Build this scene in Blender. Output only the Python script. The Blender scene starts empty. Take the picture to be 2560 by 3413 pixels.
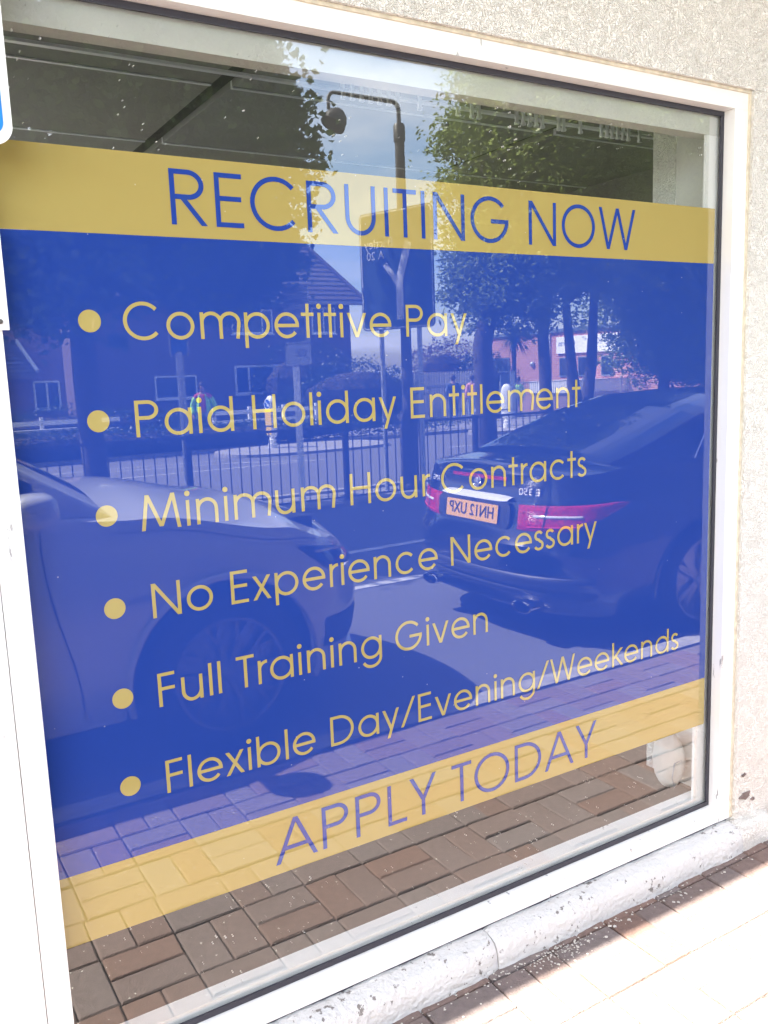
import bpy, bmesh, math, random
from mathutils import Vector, Matrix
random.seed(7)
S = bpy.context.scene
C = S.collection
PI = math.pi

# ------------------------------------------------------------------ camera
cam_d = bpy.data.cameras.new('camera')
cam = bpy.data.objects.new('camera', cam_d); C.objects.link(cam)
right = Vector((0.85347887, -0.51982184, -0.0368656))
down = Vector((-0.11264485, -0.11495284, -0.98696352))
fwd = Vector((0.50880738, 0.84650523, -0.15666507))
M = Matrix((right, -down, -fwd)).transposed().to_4x4()
M.translation = Vector((0, -1.68, 1.5))
cam.matrix_world = M
cam_d.sensor_fit = 'VERTICAL'; cam_d.sensor_height = 36
cam_d.lens = 36 * 2900.14 / 3413
cam_d.clip_start = 0.05; cam_d.clip_end = 600
S.camera = cam

# ------------------------------------------------------------------ sun + sky
SUN = Vector((-0.71, -0.52, 1.0)).normalized()          # towards the sun
sd = bpy.data.lights.new('sun', 'SUN'); sd.energy = 4.2; sd.angle = math.radians(0.53); sd.color = (1, .955, .88)
so = bpy.data.objects.new('sun', sd); C.objects.link(so)
so.rotation_euler = SUN.to_track_quat('Z', 'Y').to_euler()
so.location = (-8, -6, 14)
w = bpy.data.worlds.new('World'); S.world = w; w.use_nodes = True
nt = w.node_tree; nt.nodes.clear()
def N(t, typ, **kw):
    n = t.nodes.new(typ)
    for k, v in kw.items(): setattr(n, k, v)
    return n
sky = N(nt, 'ShaderNodeTexSky', sky_type='NISHITA'); sky.sun_disc = False
sky.sun_elevation = math.asin(SUN.z); sky.sun_rotation = math.atan2(SUN.x, SUN.y) % (2*PI)
sky.air_density = 1.0; sky.dust_density = 1.2; sky.ozone_density = 1.6
tc = N(nt, 'ShaderNodeTexCoord')
sep = N(nt, 'ShaderNodeSeparateXYZ'); nt.links.new(tc.outputs['Generated'], sep.inputs[0])
zz = N(nt, 'ShaderNodeMath', operation='MAXIMUM'); nt.links.new(sep.outputs[2], zz.inputs[0]); zz.inputs[1].default_value = 0.0
za = N(nt, 'ShaderNodeMath', operation='ADD'); nt.links.new(zz.outputs[0], za.inputs[0]); za.inputs[1].default_value = 0.12
dv = N(nt, 'ShaderNodeVectorMath', operation='DIVIDE'); nt.links.new(tc.outputs['Generated'], dv.inputs[0])
cb = N(nt, 'ShaderNodeCombineXYZ')
for i in range(3): nt.links.new(za.outputs[0], cb.inputs[i])
nt.links.new(cb.outputs[0], dv.inputs[1])
cn = N(nt, 'ShaderNodeTexNoise'); cn.inputs['Scale'].default_value = 1.1; cn.inputs['Detail'].default_value = 7; cn.inputs['Roughness'].default_value = .55
nt.links.new(dv.outputs[0], cn.inputs['Vector'])
cr = N(nt, 'ShaderNodeValToRGB'); cr.color_ramp.elements[0].position = .44; cr.color_ramp.elements[1].position = .66
cr.color_ramp.elements[1].color = (.75, .75, .75, 1)
nt.links.new(cn.outputs['Fac'], cr.inputs[0])
mx = N(nt, 'ShaderNodeMix', data_type='RGBA')
nt.links.new(cr.outputs[0], mx.inputs[0]); nt.links.new(sky.outputs[0], mx.inputs[6]); mx.inputs[7].default_value = (6.2, 6.3, 6.4, 1)
bg = N(nt, 'ShaderNodeBackground'); bg.inputs[1].default_value = 0.10
wo = N(nt, 'ShaderNodeOutputWorld')
nt.links.new(mx.outputs[2], bg.inputs[0]); nt.links.new(bg.outputs[0], wo.inputs[0])

S.view_settings.view_transform = 'Standard'; S.view_settings.look = 'None'
S.view_settings.gamma = 1; S.view_settings.use_curve_mapping = False
S.view_settings.exposure = 3.35
S.render.engine = 'CYCLES'
S.cycles.max_bounces = 10; S.cycles.glossy_bounces = 5; S.cycles.transparent_max_bounces = 12
S.cycles.sample_clamp_indirect = 6
S.cycles.caustics_reflective = False

# ------------------------------------------------------------------ materials
def mat(name, col, rough=.6, spec=.5, metal=0, ior=1.5, coat=0, var=0, vscale=8, bump=0, bscale=60, detail=4, objvar=0, tint=None, emit=None):
    m = bpy.data.materials.new(name); m.use_nodes = True
    t = m.node_tree; b = t.nodes['Principled BSDF']
    b.inputs['Base Color'].default_value = (*col, 1); b.inputs['Roughness'].default_value = rough
    b.inputs['Metallic'].default_value = metal; b.inputs['IOR'].default_value = ior
    b.inputs['Specular IOR Level'].default_value = spec
    b.inputs['Coat Weight'].default_value = coat; b.inputs['Coat Roughness'].default_value = .03
    tcn = N(t, 'ShaderNodeTexCoord')
    src = None
    if var or tint:
        n = N(t, 'ShaderNodeTexNoise'); n.inputs['Scale'].default_value = vscale; n.inputs['Detail'].default_value = detail
        t.links.new(tcn.outputs['Object'], n.inputs['Vector'])
        rp = N(t, 'ShaderNodeValToRGB')
        a = tint if tint else tuple(max(0, c*(1-var)) for c in col)
        z = tuple(min(1, c*(1+var*.6)) for c in col)
        rp.color_ramp.elements[0].color = (*a, 1); rp.color_ramp.elements[0].position = .32
        rp.color_ramp.elements[1].color = (*z, 1); rp.color_ramp.elements[1].position = .66
        t.links.new(n.outputs['Fac'], rp.inputs[0]); src = rp.outputs[0]
    if objvar:
        oi = N(t, 'ShaderNodeObjectInfo'); h = N(t, 'ShaderNodeHueSaturation')
        mr = N(t, 'ShaderNodeMapRange'); mr.inputs['To Min'].default_value = 1-objvar; mr.inputs['To Max'].default_value = 1+objvar
        t.links.new(oi.outputs['Random'], mr.inputs['Value']); t.links.new(mr.outputs[0], h.inputs['Value'])
        m2 = N(t, 'ShaderNodeMath', operation='MULTIPLY'); m2.inputs[1].default_value = 7.31
        fr = N(t, 'ShaderNodeMath', operation='FRACT'); mr2 = N(t, 'ShaderNodeMapRange')
        mr2.inputs['To Min'].default_value = .6; mr2.inputs['To Max'].default_value = 1.25
        t.links.new(oi.outputs['Random'], m2.inputs[0]); t.links.new(m2.outputs[0], fr.inputs[0]); t.links.new(fr.outputs[0], mr2.inputs['Value'])
        t.links.new(mr2.outputs[0], h.inputs['Saturation'])
        if src: t.links.new(src, h.inputs['Color'])
        else: h.inputs['Color'].default_value = (*col, 1)
        src = h.outputs[0]
    if src: t.links.new(src, b.inputs['Base Color'])
    if bump:
        n = N(t, 'ShaderNodeTexNoise'); n.inputs['Scale'].default_value = bscale; n.inputs['Detail'].default_value = 5
        t.links.new(tcn.outputs['Object'], n.inputs['Vector'])
        bp = N(t, 'ShaderNodeBump'); bp.inputs['Strength'].default_value = bump; bp.inputs['Distance'].default_value = .01
        t.links.new(n.outputs['Fac'], bp.inputs['Height']); t.links.new(bp.outputs[0], b.inputs['Normal'])
    if emit:
        b.inputs['Emission Color'].default_value = (*emit[0], 1); b.inputs['Emission Strength'].default_value = emit[1]
    return m

def roughcast(name, col):
    """worm-like roughcast render: ridged cells as bump, thin broken darker lines low on the ridges"""
    m = bpy.data.materials.new(name); m.use_nodes = True
    t = m.node_tree; b = t.nodes['Principled BSDF']; b.inputs['Roughness'].default_value = .9; b.inputs['Specular IOR Level'].default_value = .2
    tcn = N(t, 'ShaderNodeTexCoord')
    n0 = N(t, 'ShaderNodeTexNoise'); n0.inputs['Scale'].default_value = 62; n0.inputs['Detail'].default_value = 1.5; n0.inputs['Distortion'].default_value = 3.2
    t.links.new(tcn.outputs['Object'], n0.inputs['Vector'])
    rp = N(t, 'ShaderNodeValToRGB'); rp.color_ramp.elements[0].position = .36; rp.color_ramp.elements[1].position = .62
    t.links.new(n0.outputs['Fac'], rp.inputs[0])
    bp = N(t, 'ShaderNodeBump'); bp.inputs['Strength'].default_value = .9; bp.inputs['Distance'].default_value = .006
    t.links.new(rp.outputs[0], bp.inputs['Height']); t.links.new(bp.outputs[0], b.inputs['Normal'])
    ab = N(t, 'ShaderNodeMath', operation='SUBTRACT'); ab.inputs[1].default_value = .44; t.links.new(n0.outputs['Fac'], ab.inputs[0])
    ab2 = N(t, 'ShaderNodeMath', operation='ABSOLUTE'); t.links.new(ab.outputs[0], ab2.inputs[0])
    n1 = N(t, 'ShaderNodeTexNoise'); n1.inputs['Scale'].default_value = 38; n1.inputs['Detail'].default_value = 3
    t.links.new(tcn.outputs['Object'], n1.inputs['Vector'])
    mr = N(t, 'ShaderNodeMapRange'); mr.inputs['From Min'].default_value = .46; mr.inputs['From Max'].default_value = .70; mr.inputs['To Min'].default_value = -.007; mr.inputs['To Max'].default_value = .024
    t.links.new(n1.outputs['Fac'], mr.inputs['Value'])
    sb_ = N(t, 'ShaderNodeMath', operation='SUBTRACT'); t.links.new(ab2.outputs[0], sb_.inputs[0]); t.links.new(mr.outputs[0], sb_.inputs[1])
    r2 = N(t, 'ShaderNodeValToRGB'); r2.color_ramp.elements[0].position = 0.0; r2.color_ramp.elements[1].position = .02
    r2.color_ramp.elements[0].color = (col[0]*.70, col[1]*.67, col[2]*.63, 1); r2.color_ramp.elements[1].color = (*col, 1)
    t.links.new(sb_.outputs[0], r2.inputs[0]); t.links.new(r2.outputs[0], b.inputs['Base Color'])
    return m

def brickmat(name, c1, c2, mortar, scale=1, bw=.225, rh=.075):
    m = bpy.data.materials.new(name); m.use_nodes = True
    t = m.node_tree; b = t.nodes['Principled BSDF']; b.inputs['Roughness'].default_value = .85
    tcn = N(t, 'ShaderNodeTexCoord'); sp = N(t, 'ShaderNodeSeparateXYZ'); ad = N(t, 'ShaderNodeMath', operation='ADD'); cbn = N(t, 'ShaderNodeCombineXYZ')
    t.links.new(tcn.outputs['Object'], sp.inputs[0]); t.links.new(sp.outputs[0], ad.inputs[0]); t.links.new(sp.outputs[1], ad.inputs[1])
    t.links.new(ad.outputs[0], cbn.inputs[0]); t.links.new(sp.outputs[2], cbn.inputs[1])
    br = N(t, 'ShaderNodeTexBrick'); br.inputs['Scale'].default_value = scale; br.inputs['Brick Width'].default_value = bw; br.inputs['Row Height'].default_value = rh
    br.inputs['Mortar Size'].default_value = .008; br.inputs['Color1'].default_value = (*c1, 1); br.inputs['Color2'].default_value = (*c2, 1); br.inputs['Mortar'].default_value = (*mortar, 1)
    t.links.new(cbn.outputs[0], br.inputs['Vector']); t.links.new(br.outputs['Color'], b.inputs['Base Color'])
    return m

def glassmat():
    m = bpy.data.materials.new('window glass'); m.use_nodes = True
    t = m.node_tree; t.nodes.clear()
    out = N(t, 'ShaderNodeOutputMaterial')
    tr = N(t, 'ShaderNodeBsdfTransparent'); tr.inputs[0].default_value = (.94, .95, .945, 1)
    gl = N(t, 'ShaderNodeBsdfGlossy'); gl.inputs['Roughness'].default_value = 0.0; gl.inputs[0].default_value = (1, 1, 1, 1)
    fr0 = N(t, 'ShaderNodeFresnel'); fr0.inputs['IOR'].default_value = 2.0
    gg = N(t, 'ShaderNodeNewGeometry'); inv = N(t, 'ShaderNodeMath', operation='SUBTRACT'); inv.inputs[0].default_value = 1; t.links.new(gg.outputs['Backfacing'], inv.inputs[1])
    fr = N(t, 'ShaderNodeMath', operation='MULTIPLY'); t.links.new(fr0.outputs[0], fr.inputs[0]); t.links.new(inv.outputs[0], fr.inputs[1])
    mxs = N(t, 'ShaderNodeMixShader')
    t.links.new(fr.outputs[0], mxs.inputs[0]); t.links.new(tr.outputs[0], mxs.inputs[1]); t.links.new(gl.outputs[0], mxs.inputs[2])
    # dust specks on the pane
    df = N(t, 'ShaderNodeBsdfDiffuse'); df.inputs[0].default_value = (.55, .54, .48, 1)
    tcn = N(t, 'ShaderNodeTexCoord')
    v = N(t, 'ShaderNodeTexVoronoi'); v.inputs['Scale'].default_value = 58; v.inputs['Randomness'].default_value = 1
    mp = N(t, 'ShaderNodeMapping'); mp.inputs['Scale'].default_value = (1, .01, 1)
    t.links.new(tcn.outputs['Object'], mp.inputs[0]); t.links.new(mp.outputs[0], v.inputs['Vector'])
    lt = N(t, 'ShaderNodeMath', operation='LESS_THAN'); t.links.new(v.outputs['Distance'], lt.inputs[0])
    n = N(t, 'ShaderNodeTexNoise'); n.inputs['Scale'].default_value = 6; t.links.new(mp.outputs[0], n.inputs['Vector'])
    mr = N(t, 'ShaderNodeMapRange'); mr.inputs['From Min'].default_value = .40; mr.inputs['From Max'].default_value = .75; mr.inputs['To Min'].default_value = 0.0; mr.inputs['To Max'].default_value = .17
    t.links.new(n.outputs['Fac'], mr.inputs['Value']); t.links.new(mr.outputs[0], lt.inputs[1])
    mu = N(t, 'ShaderNodeMath', operation='MULTIPLY'); mu.inputs[1].default_value = .75; t.links.new(lt.outputs[0], mu.inputs[0])
    m2 = N(t, 'ShaderNodeMixShader'); t.links.new(mu.outputs[0], m2.inputs[0]); t.links.new(mxs.outputs[0], m2.inputs[1]); t.links.new(df.outputs[0], m2.inputs[2])
    t.links.new(m2.outputs[0], out.inputs[0])
    return m

def vinylmat(name, col, ior=1.78):
    m = mat(name, col, rough=0.0, spec=.5, ior=ior)
    t = m.node_tree; b = t.nodes['Principled BSDF']
    # a few dust specks on the film
    tcn = N(t, 'ShaderNodeTexCoord'); v = N(t, 'ShaderNodeTexVoronoi'); v.inputs['Scale'].default_value = 30
    mp = N(t, 'ShaderNodeMapping'); mp.inputs['Scale'].default_value = (1, .01, 1)
    t.links.new(tcn.outputs['Object'], mp.inputs[0]); t.links.new(mp.outputs[0], v.inputs['Vector'])
    lt = N(t, 'ShaderNodeMath', operation='LESS_THAN'); lt.inputs[1].default_value = .045; t.links.new(v.outputs['Distance'], lt.inputs[0])
    wn = N(t, 'ShaderNodeTexWhiteNoise'); t.links.new(v.outputs['Position'], wn.inputs['Vector'])
    gt = N(t, 'ShaderNodeMath', operation='GREATER_THAN'); gt.inputs[1].default_value = .72; t.links.new(wn.outputs['Value'], gt.inputs[0])
    mu = N(t, 'ShaderNodeMath', operation='MULTIPLY'); t.links.new(lt.outputs[0], mu.inputs[0]); t.links.new(gt.outputs[0], mu.inputs[1])
    mu2 = N(t, 'ShaderNodeMath', operation='MULTIPLY'); mu2.inputs[1].default_value = .35; t.links.new(mu.outputs[0], mu2.inputs[0])
    mx = N(t, 'ShaderNodeMix', data_type='RGBA'); t.links.new(mu2.outputs[0], mx.inputs[0]); mx.inputs[6].default_value = (*col, 1); mx.inputs[7].default_value = (.7, .68, .6, 1)
    t.links.new(mx.outputs[2], b.inputs['Base Color'])
    return m

def leafmat(name, c1, c2):
    m = bpy.data.materials.new(name); m.use_nodes = True
    t = m.node_tree; t.nodes.clear(); out = N(t, 'ShaderNodeOutputMaterial')
    g = N(t, 'ShaderNodeNewGeometry'); rp = N(t, 'ShaderNodeValToRGB')
    rp.color_ramp.elements[0].color = (*c1, 1); rp.color_ramp.elements[1].color = (*c2, 1)
    t.links.new(g.outputs['Random Per Island'], rp.inputs[0])
    p = N(t, 'ShaderNodeBsdfPrincipled'); p.inputs['Roughness'].default_value = .45; p.inputs['Specular IOR Level'].default_value = .4
    tl = N(t, 'ShaderNodeBsdfTranslucent'); mxs = N(t, 'ShaderNodeMixShader'); mxs.inputs[0].default_value = .38
    t.links.new(rp.outputs[0], p.inputs['Base Color']); t.links.new(rp.outputs[0], tl.inputs[0])
    t.links.new(p.outputs[0], mxs.inputs[1]); t.links.new(tl.outputs[0], mxs.inputs[2]); t.links.new(mxs.outputs[0], out.inputs[0])
    return m

def worn(name, col, dark, scale, amt, rough=.7, bump=.3, bscale=40, streak=1.0):
    """painted surface with sparse chips and scratches that keep their own dark colour"""
    m = mat(name, col, rough, bump=bump, bscale=bscale); t = m.node_tree; b = t.nodes['Principled BSDF']
    tcn = N(t, 'ShaderNodeTexCoord'); mp = N(t, 'ShaderNodeMapping'); mp.inputs['Scale'].default_value = (1, 1, streak); t.links.new(tcn.outputs['Object'], mp.inputs[0])
    n = N(t, 'ShaderNodeTexNoise'); n.inputs['Scale'].default_value = scale; n.inputs['Detail'].default_value = 6; n.inputs['Roughness'].default_value = .62; t.links.new(mp.outputs[0], n.inputs['Vector'])
    n2 = N(t, 'ShaderNodeTexNoise'); n2.inputs['Scale'].default_value = scale*.12; t.links.new(tcn.outputs['Object'], n2.inputs['Vector'])
    ad = N(t, 'ShaderNodeMath', operation='MULTIPLY_ADD'); ad.inputs[1].default_value = .35; t.links.new(n2.outputs['Fac'], ad.inputs[0]); t.links.new(n.outputs['Fac'], ad.inputs[2])
    rp = N(t, 'ShaderNodeValToRGB'); rp.color_ramp.elements[0].position = amt; rp.color_ramp.elements[1].position = amt+.035
    rp.color_ramp.elements[0].color = (*dark, 1); rp.color_ramp.elements[1].color = (*col, 1)
    t.links.new(ad.outputs[0], rp.inputs[0]); t.links.new(rp.outputs[0], b.inputs['Base Color']); return m

MT = dict(
    render=roughcast('roughcast render', (.90, .87, .79)),
    paint=worn('white gloss frame paint', (.82, .80, .76), (.34, .32, .30), 30, .455, .35, .05, 40, .25),
    plinth=worn('painted plinth', (.64, .63, .60), (.22, .20, .18), 55, .505, .85, .9, 70, 1.0),
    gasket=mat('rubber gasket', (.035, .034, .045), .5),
    brickp=mat('paver', (.200, .138, .115), .85, var=.16, vscale=45, bump=.5, bscale=180, objvar=.06),
    joint=mat('paver joint', (.135, .118, .098), .95, var=.4, vscale=60, bump=.6, bscale=120),
    kerb=mat('kerb concrete', (.33, .315, .29), .85, var=.25, vscale=22, bump=.4, bscale=90),
    asphalt=mat('asphalt', (.155, .15, .15), .9, var=.3, vscale=40, bump=.7, bscale=260, detail=8),
    footway=mat('footway', (.24, .23, .22), .9, var=.25, vscale=6, bump=.3, bscale=80),
    ground=mat('ground', (.13, .125, .11), .95, var=.4, vscale=1.5),
    line=mat('road paint', (.72, .71, .68), .75, tint=(.35, .34, .33), vscale=18, detail=8),
    blue=vinylmat('blue film', (.019, .051, .272)),
    yellow=vinylmat('yellow film', (.382, .295, .094)),
    lblue=vinylmat('blue lettering film', (.020, .052, .276)),
    lyellow=vinylmat('yellow lettering film', (.41, .325, .108)),
    glass=glassmat(),
    inwall=mat('interior wall', (.62, .60, .54), .8, var=.06),
    ceil=mat('ceiling panel', (.30, .285, .255), .8, var=.08, vscale=3, objvar=.05),
    ceilgap=mat('ceiling groove', (.10, .095, .085), .9),
    metalw=mat('white rail', (.8, .8, .78), .35),
    infloor=mat('interior floor', (.05, .045, .04), .8), inside=mat('interior plaster', (.62, .58, .52), .8),
    signblue=mat('sign blue', (.01, .22, .68), .4), white=mat('white', (.82, .82, .80), .4), black=mat('black', (.02, .02, .022), .5),
    steel=mat('steel', (.5, .5, .52), .3, metal=1), screw=mat('dark screw', (.12, .11, .1), .5, metal=.6),
    silver=mat('silver car paint', (.60, .61, .62), .35, metal=.15, coat=1), navy=mat('black car paint', (.006, .007, .010), .22, coat=1, spec=.6),
    carglass=mat('tinted car glass', (.008, .010, .011), .02, spec=.6), tyre=mat('tyre rubber', (.022, .022, .024), .8),
    alloy=mat('alloy wheel', (.16, .16, .17), .35, metal=.6), alloyb=mat('bright alloy wheel', (.42, .42, .44), .3, metal=.7), badgem=mat('bright badge', (.82, .82, .84), .25, metal=.2), dark=mat('dark plastic', (.018, .018, .02), .55), chrome=mat('chrome', (.8, .8, .82), .08, metal=1),
    redlens=mat('red lens', (.46, .004, .02), .10, spec=.6, var=.6, vscale=70), clearlens=mat('clear lens', (.75, .72, .75), .08, var=.3, vscale=90), plate=mat('number plate', (.85, .46, .06), .4),
    lamp=mat('street lamp paint', (.06, .055, .05), .5), bark=mat('bark', (.060, .048, .036), .9, var=.4, vscale=14, bump=.8, bscale=30),
    leafa=leafmat('broad leaf', (.045, .085, .016), (.12, .19, .042)), leafb=leafmat('narrow leaf', (.09, .135, .02), (.27, .33, .075)),
    leafh=leafmat('hedge leaf', (.016, .034, .010), (.05, .085, .02)), leafp=leafmat('blossom leaf', (.20, .08, .08), (.12, .12, .05)),
    rail=mat('black rail paint', (.016, .016, .018), .5), roof=mat('roof tile', (.165, .135, .12), .85, var=.25, vscale=5, objvar=.12),
    hwall=mat('house render', (.15, .10, .085), .9, var=.12, vscale=3), hbrick=brickmat('house brick', (.20, .085, .06), (.26, .12, .085), (.36, .32, .28)),
    sbrick=brickmat('school brick', (.34, .115, .085), (.42, .16, .115), (.62, .55, .48), bw=.30, rh=.10), winglass=mat('window pane', (.02, .025, .03), .05),
    slate=mat('grey window paint', (.10, .13, .17), .5), signdark=mat('sign face', (.012, .035, .025), .45), signtxt=mat('sign lettering', (.55, .56, .55), .5), boardgrey=mat('board face', (.42, .44, .48), .5), boardblue=mat('board panel', (.02, .03, .16), .5),
    byellow=mat('bollard yellow', (.86, .55, .02), .35), bwhite=mat('bollard white', (.85, .85, .83), .35), bblue=mat('bollard blue', (.01, .10, .45), .35),
    skin=mat('skin', (.30, .17, .12), .6), hair=mat('hair', (.03, .022, .018), .7), hivis=mat('hi vis', (.35, .75, .10), .6), red=mat('red cloth', (.50, .03, .05), .8),
    pink=mat('pink cloth', (.78, .34, .36), .8), jeans=mat('pale denim', (.42, .46, .55), .85), navycloth=mat('navy cloth', (.05, .08, .16), .85), shoe=mat('shoe', (.5, .5, .5), .7), band=mat('reflective band', (.7, .7, .66), .4),
    galv=mat('galvanised', (.42, .44, .46), .45, metal=.5), pebble=mat('pebble', (.50, .46, .40), .9, objvar=.3, var=.2), crack=mat('dark crack', (.16, .14, .12), .95),
)

# ------------------------------------------------------------------ mesh helpers
class MB:
    def __init__(s): s.v = []; s.f = []; s.mi = []
    def add(s, verts, faces, mi=0):
        o = len(s.v); s.v += [tuple(p) for p in verts]
        for f in faces: s.f.append(tuple(i+o for i in f)); s.mi.append(mi)
        return s
    def box(s, x0, x1, y0, y1, z0, z1, mi=0, T=None):
        p = [(x, y, z) for z in (z0, z1) for y in (y0, y1) for x in (x0, x1)]
        if T: p = [T @ Vector(q) for q in p]
        return s.add(p, [(0,2,3,1),(4,5,7,6),(0,1,5,4),(2,6,7,3),(0,4,6,2),(1,3,7,5)], mi)
    def cbox(s, x0, x1, y0, y1, z0, z1, c, mi=0):
        """box with chamfered top edges"""
        b = [(x0,y0,z0),(x1,y0,z0),(x1,y1,z0),(x0,y1,z0)]
        m_ = [(x0,y0,z1-c),(x1,y0,z1-c),(x1,y1,z1-c),(x0,y1,z1-c)]
        t_ = [(x0+c,y0+c,z1),(x1-c,y0+c,z1),(x1-c,y1-c,z1),(x0+c,y1-c,z1)]
        f = [(3,2,1,0),(8,9,10,11)]
        for k in range(4):
            n = (k+1) % 4
            f += [(k,n,n+4,k+4),(k+4,n+4,n+8,k+8)]
        return s.add(b+m_+t_, f, mi)
    def tube(s, pts, r, n=8, mi=0, cap=True):
        pts = [Vector(p) for p in pts]; rs = r if isinstance(r, (list, tuple)) else [r]*len(pts)
        rings = []; up = None
        for i, p in enumerate(pts):
            d = (pts[min(i+1, len(pts)-1)]-pts[max(i-1, 0)]).normalized()
            if up is None: up = d.orthogonal().normalized()
            a = (up - d*up.dot(d)).normalized(); up = a; b = d.cross(a)
            rings.append([p+(a*math.cos(2*PI*k/n)+b*math.sin(2*PI*k/n))*rs[i] for k in range(n)])
        vs = [q for rg in rings for q in rg]; fs = []
        for i in range(len(pts)-1):
            for k in range(n): fs.append((i*n+k, i*n+(k+1) % n, (i+1)*n+(k+1) % n, (i+1)*n+k))
        if cap: fs += [tuple(range(n-1, -1, -1)), tuple((len(pts)-1)*n+k for k in range(n))]
        return s.add(vs, fs, mi)
    def lathe(s, prof, n=24, T=None, mi=0):
        vs = []; fs = []
        for r, z in prof:
            for k in range(n): vs.append((r*math.cos(2*PI*k/n), r*math.sin(2*PI*k/n), z))
        for i in range(len(prof)-1):
            for k in range(n): fs.append((i*n+k, i*n+(k+1) % n, (i+1)*n+(k+1) % n, (i+1)*n+k))
        fs += [tuple(range(n-1, -1, -1)), tuple((len(prof)-1)*n+k for k in range(n))]
        if T: vs = [T @ Vector(p) for p in vs]
        return s.add(vs, fs, mi)
    def prism(s, poly, a, b, T=None, mi=0):
        """2D polygon (u,v) extruded along the third axis from a to b; T maps (u,v,w)"""
        n = len(poly); vs = [(u, v, a) for u, v in poly]+[(u, v, b) for u, v in poly]
        fs = [tuple(range(n-1, -1, -1)), tuple(range(n, 2*n))]+[(k, (k+1) % n, (k+1) % n+n, k+n) for k in range(n)]
        if T: vs = [T @ Vector(p) for p in vs]
        return s.add(vs, fs, mi)
    def grid(s, rows, mi=0, closed=False):
        n = len(rows[0]); vs = [p for r in rows for p in r]; fs = []
        for i in range(len(rows)-1):
            for k in range(n-1+(1 if closed else 0)): fs.append((i*n+k, i*n+(k+1) % n, (i+1)*n+(k+1) % n, (i+1)*n+k))
        return s.add(vs, fs, mi)
    def mesh(s, name, mats, smooth=0):
        me = bpy.data.meshes.new(name); me.from_pydata(s.v, [], s.f)
        for m in (mats if isinstance(mats, (list, tuple)) else [mats]): me.materials.append(m)
        if len(me.materials) > 1: me.polygons.foreach_set('material_index', s.mi)
        me.update()
        if smooth:
            me.polygons.foreach_set('use_smooth', [True]*len(me.polygons)); me.set_sharp_from_angle(angle=math.radians(smooth))
        return me
    def build(s, name, mats, parent=None, smooth=0):
        o = bpy.data.objects.new(name, s.mesh(name, mats, smooth)); C.objects.link(o)
        if parent: o.parent = parent
        return o
def tag(o, label=None, cat=None, group=None, kind=None):
    for k, v in (('label', label), ('category', cat), ('group', group), ('kind', kind)):
        if v: o[k] = v
    return o
def thing(name, label, cat, loc=(0, 0, 0), rz=0, group=None):
    o = bpy.data.objects.new(name, None); C.objects.link(o); o.location = loc; o.rotation_euler = (0, 0, rz); o.empty_display_size = .1
    return tag(o, label, cat, group)
def link(me, name, parent=None, loc=(0, 0, 0), rz=0):
    o = bpy.data.objects.new(name, me); C.objects.link(o); o.location = loc; o.rotation_euler = (0, 0, rz)
    if parent: o.parent = parent
    return o
def interp(tab, x):
    if x <= tab[0][0]: return tab[0][1]
    for (a, b), (c, d) in zip(tab, tab[1:]):
        if x <= c:
            t = (x-a)/(c-a); return b+(d-b)*t
    return tab[-1][1]
def smooth_interp(tab, x):
    if x <= tab[0][0]: return tab[0][1]
    for (a, b), (c, d) in zip(tab, tab[1:]):
        if x <= c:
            t = (x-a)/(c-a); t = t*t*(3-2*t); return b+(d-b)*t
    return tab[-1][1]

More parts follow.
